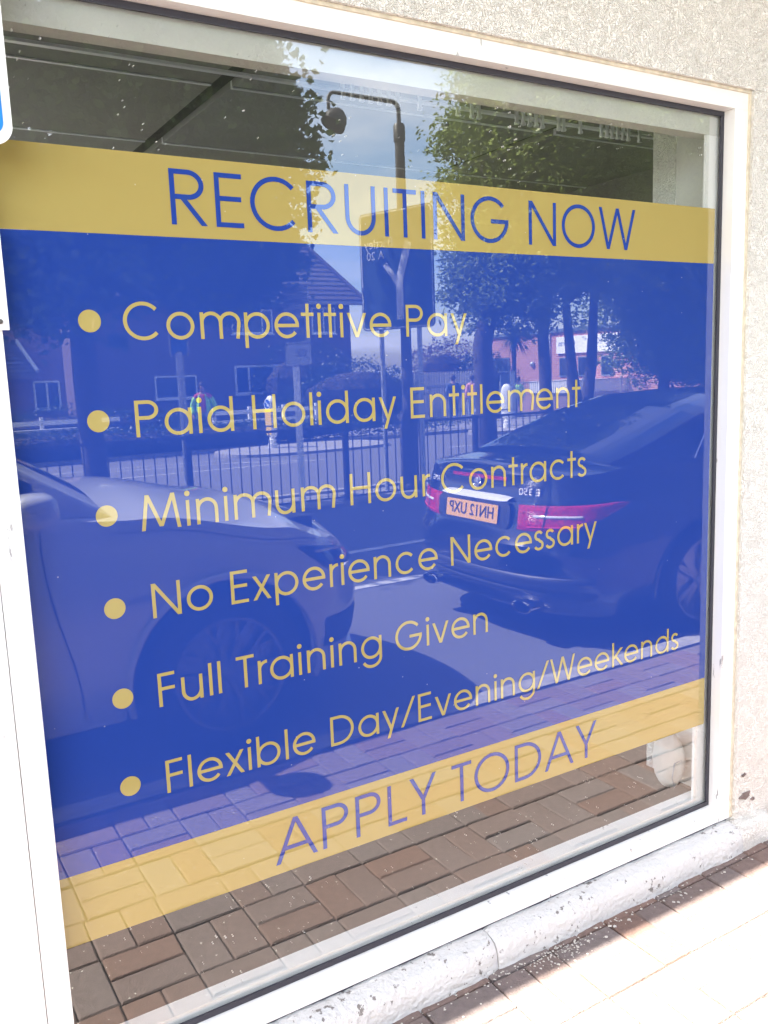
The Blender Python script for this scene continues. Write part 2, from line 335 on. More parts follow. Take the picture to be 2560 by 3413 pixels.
# ------------------------------------------------------------------ stroke lettering (geometric sans)
def arc(cx, cy, rx, ry, a0, a1, n=None):
    n = n or max(6, int(abs(a1-a0)/9))
    return [(cx+rx*math.cos(math.radians(a0+(a1-a0)*i/n)), cy+ry*math.sin(math.radians(a0+(a1-a0)*i/n))) for i in range(n+1)]
def glyphs(t):
    h = t/2; X = .74; R = (.757-t)/2; cy = X/2; K = (1.03-t)/2
    V = lambda x, a, b: ('r', x-h, x+h, a, b)
    Hh = lambda a, b, y: ('r', a, b, y-h, y+h)
    D = lambda a, b, c, d: ('d', a, b, c, d)
    P = lambda p: ('p', p)
    l = .10+h
    bowl = lambda cx: P(arc(cx, cy, R, R+.0, 0, 360, 40))
    g = {' ': (.374, []), '/': (.59, [D(.06, -.02, .53, 1.0)])}
    g['A'] = (1.0, [D(.03+h, 0, .5, 1), D(.97-h, 0, .5, 1), Hh(.2, .8, .33)])
    g['C'] = (1.10, [P(arc(.56, .5, K, K, 42, 318))])
    g['D'] = (1.005, [V(l, 0, 1), P([(l, 1-h), (.40, 1-h)]+arc(.40, .5, .5-h+.02, .5-h, 90, -90)+[(l, h)])])
    g['E'] = (.724, [V(l, 0, 1), Hh(l, .62, 1-h), Hh(l, .60, .53), Hh(l, .63, h)])
    g['F'] = (.655, [V(l, 0, 1), Hh(l, .58, 1-h), Hh(l, .57, .53)])
    g['G'] = (1.18, [P(arc(.57, .5, K, K, 40, 352)), Hh(.60, .57+K+h*.9, .47)])
    g['H'] = (.923, [V(l, 0, 1), V(.923-l, 0, 1), Hh(l, .923-l, .53)])
    g['I'] = (.305, [V(.1525, 0, 1)])
    g['L'] = (.624, [V(l, 0, 1), Hh(l, .58, h)])
    g['M'] = (1.24, [D(.08+h, 0, .27, 1), D(.27, 1, .62, .08), D(.62, .08, .97, 1), D(1.16-h, 0, .97, 1)])
    g['N'] = (1.0, [V(l, 0, 1), V(1.0-l, 0, 1), D(l, 1, 1.0-l, 0)])
    g['O'] = (1.174, [P(arc(.587, .5, K, K, 0, 360, 48))])
    g['P'] = (.80, [V(l, 0, 1), P([(l, 1-h), (.44, 1-h)]+arc(.44, .735, .235, .265-h, 90, -90)+[(l, .47+h)])])
    g['R'] = (.82, [V(l, 0, 1), P([(l, 1-h), (.43, 1-h)]+arc(.43, .73, .245, .27-h, 90, -90)+[(l, .46+h)]), D(.33, .48, .70, 0)])
    g['T'] = (.576, [V(.288, 0, 1), Hh(.01, .566, 1-h)])
    g['U'] = (.885, [P([(l, 1), (l, .36)]+arc(.4425, .36, .4425-l, .36-h+.01, 180, 360)+[(.885-l, .36), (.885-l, 1)])])
    g['W'] = (1.297, [D(.05+h, 1, .36, 0), D(.36, 0, .648, 1), D(.648, 1, .94, 0), D(.94, 0, 1.247-h, 1)])
    g['Y'] = (.80, [V(.40, 0, .46), D(.40, .40, .05+h, 1), D(.40, .40, .75-h, 1)])
    g['a'] = (.923, [bowl(.075+h+R), V(.075+2*R+h, 0, X)])
    g['b'] = (.922, [V(l-.01, 0, 1), bowl(l-.01+R)])
    g['c'] = (.874, [P(arc(.075+h+R, cy, R, R, 42, 318))])
    g['d'] = (.926, [bowl(.075+h+R), V(.075+2*R+h, 0, 1)])
    g['e'] = (.878, [P(arc(.065+h+R, cy, R, R, -2, 322)), Hh(.075+h, .065+2*R+2*h, cy-.005)])
    g['f'] = (.424, [P([(.17, 0), (.17, .82)]+arc(.31, .82, .14, .18-h, 180, 75)), Hh(.02, .36, X-h)])
    g['g'] = (.91, [bowl(.07+h+R), P([(.07+2*R+h, X), (.07+2*R+h, .02)]+arc(.07+h+R, .02, R, .29, 0, -155))])
    g['i'] = (.27, [V(.135, 0, X), ('c', .135, .93, t*.78)])
    g['k'] = (.678, [V(l, 0, 1), D(l+.02, .33, .60, X), D(.27, .44, .63, 0)])
    g['l'] = (.27, [V(.135, 0, 1)])
    g['m'] = (1.268, [V(l, 0, X), P([(l, .40)]+arc(l+.2625, .46, .2625, .28-h+.02, 180, 0)+[(l+.525, 0)]), P([(l+.525, .40)]+arc(l+.7875, .46, .2625, .28-h+.02, 180, 0)+[(l+1.05-h, .46), (l+1.05-h, 0)][1:])])
    g['n'] = (.824, [V(l, 0, X), P([(l, .38)]+arc(.412, .44, .412-l, .30-h+.02, 180, 0)+[(.824-l, 0)])])
    g['o'] = (.885, [bowl(.4425)])
    g['p'] = (.922, [V(l-.01, -.27, X), bowl(l-.01+R)])
    g['r'] = (.407, [V(l, 0, X), P([(l, .44)]+arc(l+.24, .45, .24, .29-h, 180, 88))])
    g['s'] = (.524, [P(arc(.262, .545, .155, .195-h, 25, 270, 16)+arc(.262, .195, .175, .20-h, 90, -160, 16)[1:])])
    g['t'] = (.458, [V(.22, 0, 1), Hh(.02, .42, X-h)])
    g['u'] = (.822, [P([(l, X), (l, .32)]+arc(.411, .32, .411-l, .32-h+.02, 180, 360)+[(.822-l, .34)]), V(.822-l, 0, X)])
    g['v'] = (.749, [D(.05+h, X, .3745, 0), D(.3745, 0, .70-h, X)])
    g['x'] = (.649, [D(.05+h, X, .60-h, 0), D(.05+h, 0, .60-h, X)])
    g['y'] = (.724, [D(.05+h, X, .37, .04), D(.26, -.27, .67-h, X)])
    return g
def letter_mesh(text, x0, x1, z0, cap, t=.1, y=-.0022, track=None):
    g = glyphs(t); nat = sum(g[c][0] for c in text)
    first = .10; last = .05
    sx = (x1-x0)/((nat-first-last)*cap)*cap
    mb = MB(); cx = x0-first*sx; k = 0; outp = []
    def put(poly):
        nonlocal k
        k += 1; yy = y-.000004*(k % 40)
        mb.add([(cx+px*sx, yy, z0+py*cap) for px, py in poly], [tuple(range(len(poly)))])
    for c in text:
        mb = MB()
        for st in g[c][1]:
            if st[0] == 'r': put([(st[1], st[3]), (st[2], st[3]), (st[2], st[4]), (st[1], st[4])])
            elif st[0] == 'd':
                _, a, b, c_, d = st
                ww = t/2*math.hypot(c_-a, d-b)/abs(d-b)
                if b > d: a, b, c_, d = c_, d, a, b
                put([(a-ww, b), (a+ww, b), (c_+ww, d), (c_-ww, d)])
            elif st[0] == 'c': put([(st[1]+st[3]*math.cos(i*PI/12), st[2]+st[3]*math.sin(i*PI/12)) for i in range(24)])
            else:
                p = st[1]; n = len(p); closed = math.dist(p[0], p[-1]) < 1e-6; L = []; Rr = []
                for i in range(n):
                    a = p[i-1] if i else (p[n-2] if closed else p[0]); b = p[i+1] if i < n-1 else (p[1] if closed else p[-1])
                    dx, dy = b[0]-a[0], b[1]-a[1]; q = math.hypot(dx, dy) or 1
                    L.append((p[i][0]-dy/q*t/2, p[i][1]+dx/q*t/2)); Rr.append((p[i][0]+dy/q*t/2, p[i][1]-dx/q*t/2))
                k += 1; yy = y-.000004*(k % 40)
                vs = [(cx+a*sx, yy, z0+b*cap) for a, b in L]+[(cx+a*sx, yy, z0+b*cap) for a, b in Rr]
                mb.add(vs, [(i+n, i+n+1, i+1, i) for i in range(n-1)])
        cx += g[c][0]*sx
        if mb.v: outp.append(mb)
    return outp
def font_part(text, name, m, parent, T, size, depth=.002, sx=1):
    """upright block lettering from Blender's built-in font, turned into a mesh; T places the text plane"""
    cu = bpy.data.curves.new(name, 'FONT'); cu.body = text; cu.size = size; cu.extrude = depth; cu.align_x = 'CENTER'; cu.align_y = 'CENTER'
    tmp = bpy.data.objects.new('tmp', cu); C.objects.link(tmp)
    me = bpy.data.meshes.new_from_object(tmp.evaluated_get(bpy.context.evaluated_depsgraph_get()))
    bpy.data.objects.remove(tmp); bpy.data.curves.remove(cu)
    me.materials.clear(); me.materials.append(m); me.name = name
    me.transform(T @ Matrix.Diagonal((sx, 1, 1, 1)))
    o = bpy.data.objects.new(name, me); C.objects.link(o); o.parent = parent
    return o
def frame_T(origin, u, v):
    u = Vector(u).normalized(); v = Vector(v).normalized(); n = u.cross(v)
    T = Matrix((u, v, n)).transposed().to_4x4(); T.translation = Vector(origin); return T

# ------------------------------------------------------------------ ground, road, pavements
def gz(y):
    return interp([(-400, -1.2), (-60, -1.0), (-34, -.75), (-24, -.42), (-19, -.40), (-8.8, -.10), (0, -.10)], y)
YS = [-8.8, -11, -13, -15, -17, -19, -20.5]
mb = MB()
ys = [-400, -120, -60, -34, -28, -24, -20.5, -19, -13, -8.8, -1.45, .3, 12]
mb.grid([[(-400, y, gz(y)-.03), (500, y, gz(y)-.03)] for y in ys])
tag(mb.build('ground', MT['ground']), 'open ground under the street and gardens', kind='structure')
mb = MB(); mb.grid([[(-60, y, gz(y)), (120, y, gz(y))] for y in (-20.4, -19, -17, -15, -13, -11, -8.8, -5, -1.49)])
road = tag(mb.build('road', MT['asphalt']), 'grey asphalt road', kind='structure')
def ribbon(pts, wd, lift=.004):
    mb = MB(); L = []; Rr = []
    P = []
    for a, b in zip(pts, pts[1:]):
        n = max(1, int(math.dist(a, b)/.6))
        P += [(a[0]+(b[0]-a[0])*i/n, a[1]+(b[1]-a[1])*i/n) for i in range(n)]
    P.append(pts[-1])
    for i, p in enumerate(P):
        a = P[max(0, i-1)]; b = P[min(len(P)-1, i+1)]; dx, dy = b[0]-a[0], b[1]-a[1]; q = math.hypot(dx, dy)
        for s, A in ((1, L), (-1, Rr)):
            x, y = p[0]-s*dy/q*wd/2, p[1]+s*dx/q*wd/2; A.append((x, y, gz(y)+lift))
    return mb.grid([L, Rr])
for k, (pts, wd) in enumerate([([(-6, -3.93), (9, -3.98)], .10), ([(-6, -4.95), (3.8, -5.15), (9, -5.4)], .11),
        ([(0, -17.8), (5.1, -17.85), (7.3, -17.6)], .12), ([(0, -16.4), (4.2, -15.5)], .14), ([(3.6, -14.95), (5.97, -14.93), (8.6, -15.05)], .12),
        ([(4.2, -17.0), (7.0, -16.4), (8.3, -15.2)], .12), ([(-6, -13.6), (3.6, -14.95)], .12), ([(12, -15.2), (30, -15.4)], .12), ([(-10, -9.3), (30, -9.3)], .1)]):
    ribbon(pts, wd, .005+.0005*k).build('road_marking', MT['line'], road)
# pavement by the shop: bed + individually laid block pavers in a basket weave
pav = MB().box(-30, 40, -1.345, .1, -.25, -.012).build('pavement', MT['joint']); tag(pav, 'block paved pavement along the shop front', kind='structure')
def paver(seed):
    r = random.Random(seed); j = lambda: r.uniform(-.0012, .0012)
    mb = MB(); a, b, c = .0968, .0482, .004
    mb.cbox(-a, a, -b, b, -.05, 0, c)
    mb.v = [(x+j(), y+j(), z) for x, y, z in mb.v]
    return mb.mesh('brick', MT['brickp'])
t = MT['brickp'].node_tree; bs_ = t.nodes['Principled BSDF']; src_ = bs_.inputs['Base Color'].links[0].from_socket
tcn = N(t, 'ShaderNodeTexCoord'); mpn = N(t, 'ShaderNodeMapping'); oin = N(t, 'ShaderNodeObjectInfo'); t.links.new(tcn.outputs['Object'], mpn.inputs[0]); t.links.new(oin.outputs['Location'], mpn.inputs['Location'])
vn = N(t, 'ShaderNodeTexVoronoi'); vn.inputs['Scale'].default_value = 85; t.links.new(mpn.outputs[0], vn.inputs['Vector'])
ltn = N(t, 'ShaderNodeMath', operation='LESS_THAN'); ltn.inputs[1].default_value = .22; t.links.new(vn.outputs['Distance'], ltn.inputs[0])
wnn = N(t, 'ShaderNodeTexWhiteNoise'); t.links.new(vn.outputs['Position'], wnn.inputs['Vector'])
gtn = N(t, 'ShaderNodeMath', operation='GREATER_THAN'); gtn.inputs[1].default_value = .94; t.links.new(wnn.outputs['Value'], gtn.inputs[0])
mun = N(t, 'ShaderNodeMath', operation='MULTIPLY'); t.links.new(ltn.outputs[0], mun.inputs[0]); t.links.new(gtn.outputs[0], mun.inputs[1])
mxn = N(t, 'ShaderNodeMix', data_type='RGBA'); t.links.new(mun.outputs[0], mxn.inputs[0]); t.links.new(src_, mxn.inputs[6]); mxn.inputs[7].default_value = (.72, .68, .60, 1); t.links.new(mxn.outputs[2], bs_.inputs['Base Color'])
PV = [paver(i) for i in range(4)]
MODY = .2005; far = MB()
cnt = 0
for i in range(-14, 40):
    for k in range(-1, 6):
        x0 = .398+.2*i+(.012 if k >= 3 else 0); y0 = -.12-MODY*(k+1)
        for h in (0, 1):
            if (i+k) % 2: x, y, rz = x0+.1, y0+.0501+.1002*h, 0
            else: x, y, rz = x0+.05+.1*h, y0+.1002, PI/2
            if y > .02 or y < -1.36: continue
            z = random.uniform(-.0022, .0012); rr = rz+random.uniform(-.008, .008)
            if -.01 < x0 < 4.2:
                o = link(random.choice(PV), 'brick', pav, (x, y, z), rr); cnt += 1
            else:
                sx_, sy_ = (.0985, .0485) if rz == 0 else (.0485, .0985)
                far.cbox(x-sx_, x+sx_, y-sy_, y+sy_, -.05, z, .004)
fo = far.build('outer_bricks', MT['brickp'], pav); fo['kind'] = 'stuff'
kb = tag(MB().box(-30, 40, -1.47, -1.372, -.25, -.02).build('kerb', MT['joint']), 'concrete kerb edging the pavement', kind='structure')
km = MB(); km.box(-.4555, .4555, -1.492, -1.362, -.20, -.012); km.v = [(x, y, z+(.008 if (z > -.1 and y > -1.4) else 0)) for x, y, z in km.v]
kmm = km.mesh('kerb_stone', MT['kerb'])
for i in range(-6, 14): link(kmm, 'kerb_stone', kb, (.32+.915*i, random.uniform(-.002, .002), random.uniform(-.002, .002)))
# median strip with its own kerb, far footway, refuge island
tag(MB().box(-40, 80, -8.68, -7.7, -.4, -.062).build('median_strip', MT['footway']), 'narrow paved strip between the parking lane and the main road', kind='structure')
tag(MB().box(-40, 80, -8.82, -8.683, -.4, -.03).build('median_kerb', MT['kerb']), 'pale kerb on the road side of the narrow strip', kind='structure')
mb = MB(); mb.grid([[(-60, y, gz(y)+.10), (120, y, gz(y)+.10)] for y in (-24.2, -22, -20.4)]); mb.grid([[(-60, -20.4, gz(-20.4)+.10), (120, -20.4, gz(-20.4)+.10)], [(-60, -20.4, -.7), (120, -20.4, -.7)]])
tag(mb.build('far_pavement', MT['footway']), 'footway on the far side of the road', kind='structure')
isl = MB(); out = [(9.9+2.3*math.copysign(abs(math.cos(a))**.7, math.cos(a)), -18.7+1.35*math.copysign(abs(math.sin(a))**.7, math.sin(a))) for a in [2*PI*k/40 for k in range(40)]]
zi = -.39
isl.prism(out, zi-.2, zi+.10)
tag(isl.build('traffic_island', MT['kerb']), 'kerbed refuge island in the middle of the road', kind='structure')
isl2 = MB(); isl2.prism([(17.4+(x-9.9)*.7, -19.2+(y+18.7)*.6) for x, y in out], zi-.2, zi+.1)
tag(isl2.build('traffic_island', MT['kerb']), 'smaller kerbed refuge island further along the road', kind='structure')

# ------------------------------------------------------------------ shop building
shop = thing('shop_building', 'white roughcast shop front with painted plinth around the display window', 'building')
WX0, WX1, WZ0, WZ1 = .2356, 2.150, .128, 2.180     # clear opening of the frame face
FX1, FZ1, FZ0 = 2.205, 2.224, .085                  # outer edges of frame
WF = -.055                                          # render face
fr_y = -.041
mb = MB(); mb.box(-6, 9, WF, .30, FZ1+.008, 3.0); mb.build('upper_wall', MT['render'], shop)
mb = MB(); mb.box(FX1+.008, 9, WF, .30, .0, FZ1+.008-.001); mb.build('side_wall', MT['render'], shop)
mb = MB(); mb.box(-6, .1885, -.036, .30, -.01, FZ1+.007); mb.build('left_pier', MT['paint'], shop)
# mortar fillet between frame and roughcast
MT['fillet'] = mat('mortar fillet', (.66, .58, .44), .9, var=.2, vscale=40)
MB().box(.19, FX1+.008, -.046, 0, FZ1, FZ1+.0075).build('mortar_fillet', MT['fillet'], shop)
MB().box(FX1, FX1+.0078, -.046, 0, .09, FZ1-.0005).build('mortar_fillet', MT['fillet'], shop)
# rounded plinth stones under the sill
def plinth(x0, x1, m, seed, prot=.105):
    r = random.Random(seed); rows = []; nx = max(2, int((x1-x0)/.012))
    prof = [(-.025, .077), (-.043, .079), (-.060, .080), (-.077, .076), (-.090, .067), (-.098, .054), (-.102, .036), (-.104, .015), (-prot, -.03)]
    ph = r.uniform(0, 9)
    for i in range(nx+1):
        x = x0+(x1-x0)*i/nx; e = min(i, nx-i); dd = 0.004*max(0, 1-e/1.2)
        rows.append([(x, y*(prot/.105)+r.uniform(-.0010, .0010)+.0022*math.sin(x*19+ph)+.0014*math.sin(x*53+z*40)+dd, z-dd*.6+r.uniform(-.0008, .0008)+.0012*math.sin(x*31+ph*2)) for y, z in prof])
    mb = MB().grid(rows)
    n = len(prof)
    for rw in (rows[0], rows[-1]): mb.add(rw+[(rw[0][0], -.02, -.03)], [tuple(range(n+1))])
    return mb.build('plinth_stone', m, shop, smooth=40)
plinth(-1.2, .30, MT['plinth'], 1); plinth(.303, 1.236, MT['plinth'], 2); plinth(1.239, 2.196, MT['plinth'], 3)
plinth(2.199, 2.345, MT['render'], 4, .102)
# canopy over the shop front: throws the shade on the wall
mb = MB(); mb.box(-8, 9, -1.69, -.056, 3.0, 3.12); mb.box(-8, 9, -1.732, -1.6895, 2.97, 3.45); mb.build('canopy', MT['paint'], shop)
mb = MB(); mb.box(-8, 9, -.0545, .3, 3.001, 6.5); mb.build('parapet', MT['render'], shop)
# interior behind the glass
mb = MB(); mb.box(-3, .20, .302, .75, -.1, 2.6); mb.build('left_partition', MT['inside'], shop)
MB().box(.4, 5, 4.5, 4.6, -.1, 2.6).build('back_wall', MT['inside'], shop)
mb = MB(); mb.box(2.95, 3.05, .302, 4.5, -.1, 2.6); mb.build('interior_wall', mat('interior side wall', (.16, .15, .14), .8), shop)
mb = MB(); mb.box(.2, 2.95, .02, 4.5, -.1, .128); mb.build('interior_floor', MT['infloor'], shop)
mb = MB(); mb.box(2.206, 2.212, .0145, .204, .128, 2.21); mb.build('window_reveal', MT['inwall'], shop)
mb = MB(); mb.box(.2, 2.95, .02, 4.5, 2.40, 2.6); mb.build('ceiling_void', MT['ceilgap'], shop)
cl = MB().box(.2, 2.95, .46, 4.4, 2.320, 2.325).build('ceiling', MT['ceilgap'], shop)
cx = [-.22, .97, 2.16, 3.35]; cyy = [.46, .72, 1.35, 1.98, 2.61, 3.24, 3.87]
for a, b in zip(cx, cx[1:]):
    for c_, d in zip(cyy, cyy[1:]):
        x0, x1 = max(.2, a+.03), min(2.95, b-.03)
        if x1-x0 < .1: continue
        MB().box(x0, x1, c_+.006, d-.006, 2.300, 2.319).build('ceiling_panel', MT['ceil'], cl)
        MB().box(x0, x1, d-.0055, d+.0055, 2.297, 2.318).build('ceiling_strip', MT['metalw'], cl)
MB().box(-1, FX1-.002, -.034, -.0255, .074, .0868).build('sill_gap_shade', MT['gasket'], shop)  # black strip standing in for the shadow in the gap under the sill
MB().box(.2, 2.95, .05, .30, 2.212, 2.40).build('lintel', MT['inwall'], shop)
bt = thing('blind_track', 'white vertical blind track with loose hooks under the ceiling', 'blind track')
MB().box(.25, 2.9, .432, .448, 2.236, 2.243).build('track', MT['metalw'], bt)
for x in [1.19+.028*i for i in range(7)]+[1.43, 1.56, 1.61, 1.635]+[1.775+.025*i for i in range(5)]+[1.94, 1.96, 2.03]+[2.12+.024*i for i in range(6)]+[2.29]:
    mb = MB(); mb.box(x-.0045, x+.0045, .424, .4315, 2.222, 2.256); mb.box(x-.006, x+.006, .422, .4325, 2.214, 2.2215); mb.build('hook', MT['metalw'], bt)
sk = thing('plastic_sack', 'crumpled white sack leaning in the lower right corner behind the glass', 'sack')
bag = MB(); rows = []
for i in range(13):
    a = PI*i/12; rows.append([(2.150+.045*math.sin(a)*math.cos(c)*(1+.10*math.sin(4*c+i)), .15+.055*math.sin(a)*math.sin(c), .225-.095*math.cos(a)*(1+.05*math.sin(3*c))) for c in [2*PI*k/18 for k in range(18)]])
bag.grid(rows, closed=True).build('sack_body', MT['inwall'], sk, smooth=60)
MB().tube([(2.125, .105, .15), (2.108, .10, .19), (2.118, .10, .235), (2.145, .098, .24), (2.165, .10, .20)], .0022, 6).build('cord', MT['galv'], sk)

# ------------------------------------------------------------------ shop window
win = thing('shop_window', 'large white framed shop window with black rubber gasket', 'window')
mb = MB(); mb.box(.19, FX1, fr_y, .05, WZ1, FZ1); mb.build('frame_head', MT['paint'], win)
mb = MB(); mb.box(WX1, FX1, fr_y-.0005, .0499, .086, WZ1-.0005); mb.build('frame_jamb', MT['paint'], win)
mb = MB(); mb.box(.19, WX0, fr_y-.0005, .0499, -.02, WZ1-.0005); mb.build('frame_jamb', MT['paint'], win)
mb = MB(); mb.add([(WX0+.0003, fr_y, .087), (WX1-.0005, fr_y, .087), (WX1-.0005, fr_y, .123), (WX0+.0003, fr_y, .123), (WX0+.0003, -.013, .131), (WX1-.0005, -.013, .131), (WX0+.0003, .049, .131), (WX1-.0005, .049, .131), (WX0+.0003, .049, .087), (WX1-.0005, .049, .087)],
    [(0,1,2,3),(3,2,5,4),(4,5,7,6),(6,7,9,8),(0,3,4,6,8),(1,9,7,5,2),(0,8,9,1)]); mb.build('frame_sill', MT['paint'], win)
mb = MB(); mb.box(WX0, WX1-.001, -.0085, -.0022, WZ1-.013, WZ1-.0008); mb.build('gasket', MT['gasket'], win)
mb = MB(); mb.box(WX0, WX1-.001, -.0085, -.0022, .1315, .1440); mb.build('gasket', MT['gasket'], win)
mb = MB(); mb.box(WX1-.0125, WX1-.0008, -.0080, -.0023, .1445, WZ1-.0135); mb.build('gasket', MT['gasket'], win)
mb = MB(); mb.box(WX0+.0008, WX0+.003, -.0080, -.0023, .1445, WZ1-.0135); mb.build('gasket', MT['gasket'], win)
mb = MB(); mb.box(WX0, WX1, 0, .006, .129, WZ1-.0002); mb.build('glass_pane', MT['glass'], win)
mb = MB(); mb.box(.2, 2.2, .0065, .052, 2.118, WZ1+.03); mb.build('inner_bead', MT['inwall'], win)
mb = MB(); mb.box(2.094, 2.2, .0065, .014, .158, 2.1175); mb.build('inner_bead', MT['paint'], win)
mb = MB(); mb.box(.2, 2.2, .0065, .052, .1285, .1575); mb.build('inner_bead', MT['paint'], win)

# ------------------------------------------------------------------ vinyl graphic on the glass
vy = thing('window_graphic', 'blue and yellow recruiting graphic filling most of the shop window', 'window graphic')
VX0, VX1 = .2358, 2.1262
MB().box(VX0, VX1, -.0016, -.0004, .5510, 1.7730).build('blue_panel', MT['blue'], vy)
MB().box(VX0, VX1, -.0016, -.0004, 1.7732, 1.9220).build('yellow_band', MT['yellow'], vy)
MB().box(VX0, VX1, -.0016, -.0004, .4030, .5508).build('yellow_band', MT['yellow'], vy)
for text, a, b, z, cap, mt, t in [('RECRUITING NOW', .561, 1.810, 1.7965, .1025, 'lblue', .092), ('Competitive Pay', .457, 1.254, 1.5810, .070, 'lyellow', .10),
        ('Paid Holiday Entitlement', .461, 1.614, 1.397, .070, 'lyellow', .10), ('Minimum Hour Contracts', .458, 1.635, 1.214, .070, 'lyellow', .10),
        ('No Experience Necessary', .465, 1.673, 1.037, .070, 'lyellow', .10), ('Full Training Given', .463, 1.303, .852, .070, 'lyellow', .10),
        ('Flexible Day/Evening/Weekends', .465, 2.004, .666, .070, 'lyellow', .10), ('APPLY TODAY', .702, 1.673, .425, .102, 'lblue', .092)]:
    lt_ = bpy.data.objects.new('text_line', None); C.objects.link(lt_); lt_.parent = vy; lt_.empty_display_size = .05
    for lm in letter_mesh(text, a, b, z, cap, t): lm.build('letter', MT[mt], lt_)
for z in (1.616, 1.432, 1.252, 1.070, .887, .703):
    mb = MB(); mb.add([(.392+.0205*math.cos(k*PI/20), -.0022, z+.0205*math.sin(k*PI/20)) for k in range(40)], [tuple(range(40))]); mb.build('bullet', MT['lyellow'], vy)

# ------------------------------------------------------------------ sign on the left pier, loose bits
def rrect(u0, u1, v0, v1, r, n=8):
    p = []
    for cx_, cy_, a in ((u1-r, v1-r, 0), (u0+r, v1-r, 90), (u0+r, v0+r, 180), (u1-r, v0+r, 270)):
        p += [(cx_+r*math.cos(math.radians(a+90*i/n)), cy_+r*math.sin(math.radians(a+90*i/n))) for i in range(n+1)]
    return p
TW = Matrix(((1, 0, 0, 0), (0, 0, 1, 0), (0, 1, 0, 0), (0, 0, 0, 1)))     # (u,v,w) -> (x, y=w, z=v)
ps = thing('wall_sign', 'white edged blue sign on the pier at the top left', 'sign')
MB().prism(rrect(-.12, .2745, 1.889, 2.40, .030), -.098, -.093, TW).build('sign_plate', MT['white'], ps)
MB().prism(rrect(-.105, .2610, 1.904, 2.385, .020), -.0990, -.0982, TW).build('blue_panel', MT['signblue'], ps)
MB().box(.05, .09, -.0928, -.0365, 2.0, 2.3).build('bracket', MT['steel'], ps)
bp_ = thing('fixing_plate', 'small white metal plate with a dark screw on the left window frame', 'plate')
MB().box(.195, .2465, -.0480, -.0430, 1.598, 1.77).build('plate', MT['white'], bp_)
MB().lathe([(.0042, 0), (.0042, .002), (.002, .003)], 12, Matrix.Translation((.2330, -.0482, 1.612)) @ Matrix.Rotation(PI/2, 4, 'X')).build('screw', MT['screw'], bp_)
# grit along the foot of the wall
rnd = random.Random(3)
gm = MB()
for k in range(300):
    x = rnd.uniform(.9, 2.7); y = -.112-abs(rnd.gauss(0, .022))
    if rnd.random() < .45: x = rnd.gauss(1.42, .06); y = -.115-abs(rnd.gauss(0, .03))
    s_ = rnd.uniform(.0012, .0042); q = [(x+s_*rnd.uniform(.6, 1.3)*a, y+s_*rnd.uniform(.6, 1.3)*b, .0005+s_*c_) for a, b, c_ in ((1,0,.4),(-1,0,.5),(0,1,.4),(0,-1,.5),(0,0,1.1),(0,0,0))]
    gm.add(q, [(0,2,4),(2,1,4),(1,3,4),(3,0,4),(2,0,5),(1,2,5),(3,1,5),(0,3,5)])
for k in range(26):
    x = rnd.uniform(1.2, 2.6); y = rnd.uniform(-.19, -.112); s_ = rnd.uniform(.004, .0075)
    q = [(x+s_*rnd.uniform(.7, 1.2)*a, y+s_*rnd.uniform(.7, 1.2)*b, .0005+s_*c_) for a, b, c_ in ((1,0,.4),(-1,0,.5),(0,1,.4),(0,-1,.5),(0,0,1.0),(0,0,0))]
    gm.add(q, [(0,2,4),(2,1,4),(1,3,4),(3,0,4),(2,0,5),(1,2,5),(3,1,5),(0,3,5)])
tag(gm.build('grit', MT['pebble']), 'loose grit and dirt along the foot of the wall', kind='stuff')
MT['hole'] = mat('broken render', (.22, .17, .15), .95, var=.4, vscale=60)
for x, z, a, n_ in ((2.262, .150, .024, 15), (2.300, .128, .010, 11), (2.250, .222, .010, 11)):
    mb = MB(); ring = [(x+a*rnd.uniform(.45, 1.15)*math.cos(2*PI*k/n_)*1.2, z+a*rnd.uniform(.35, 1.0)*math.sin(2*PI*k/n_)*.75) for k in range(n_)]
    mb.prism(ring, WF-.004, WF-.0005, TW); mb.build('broken_patch', MT['hole'], shop)
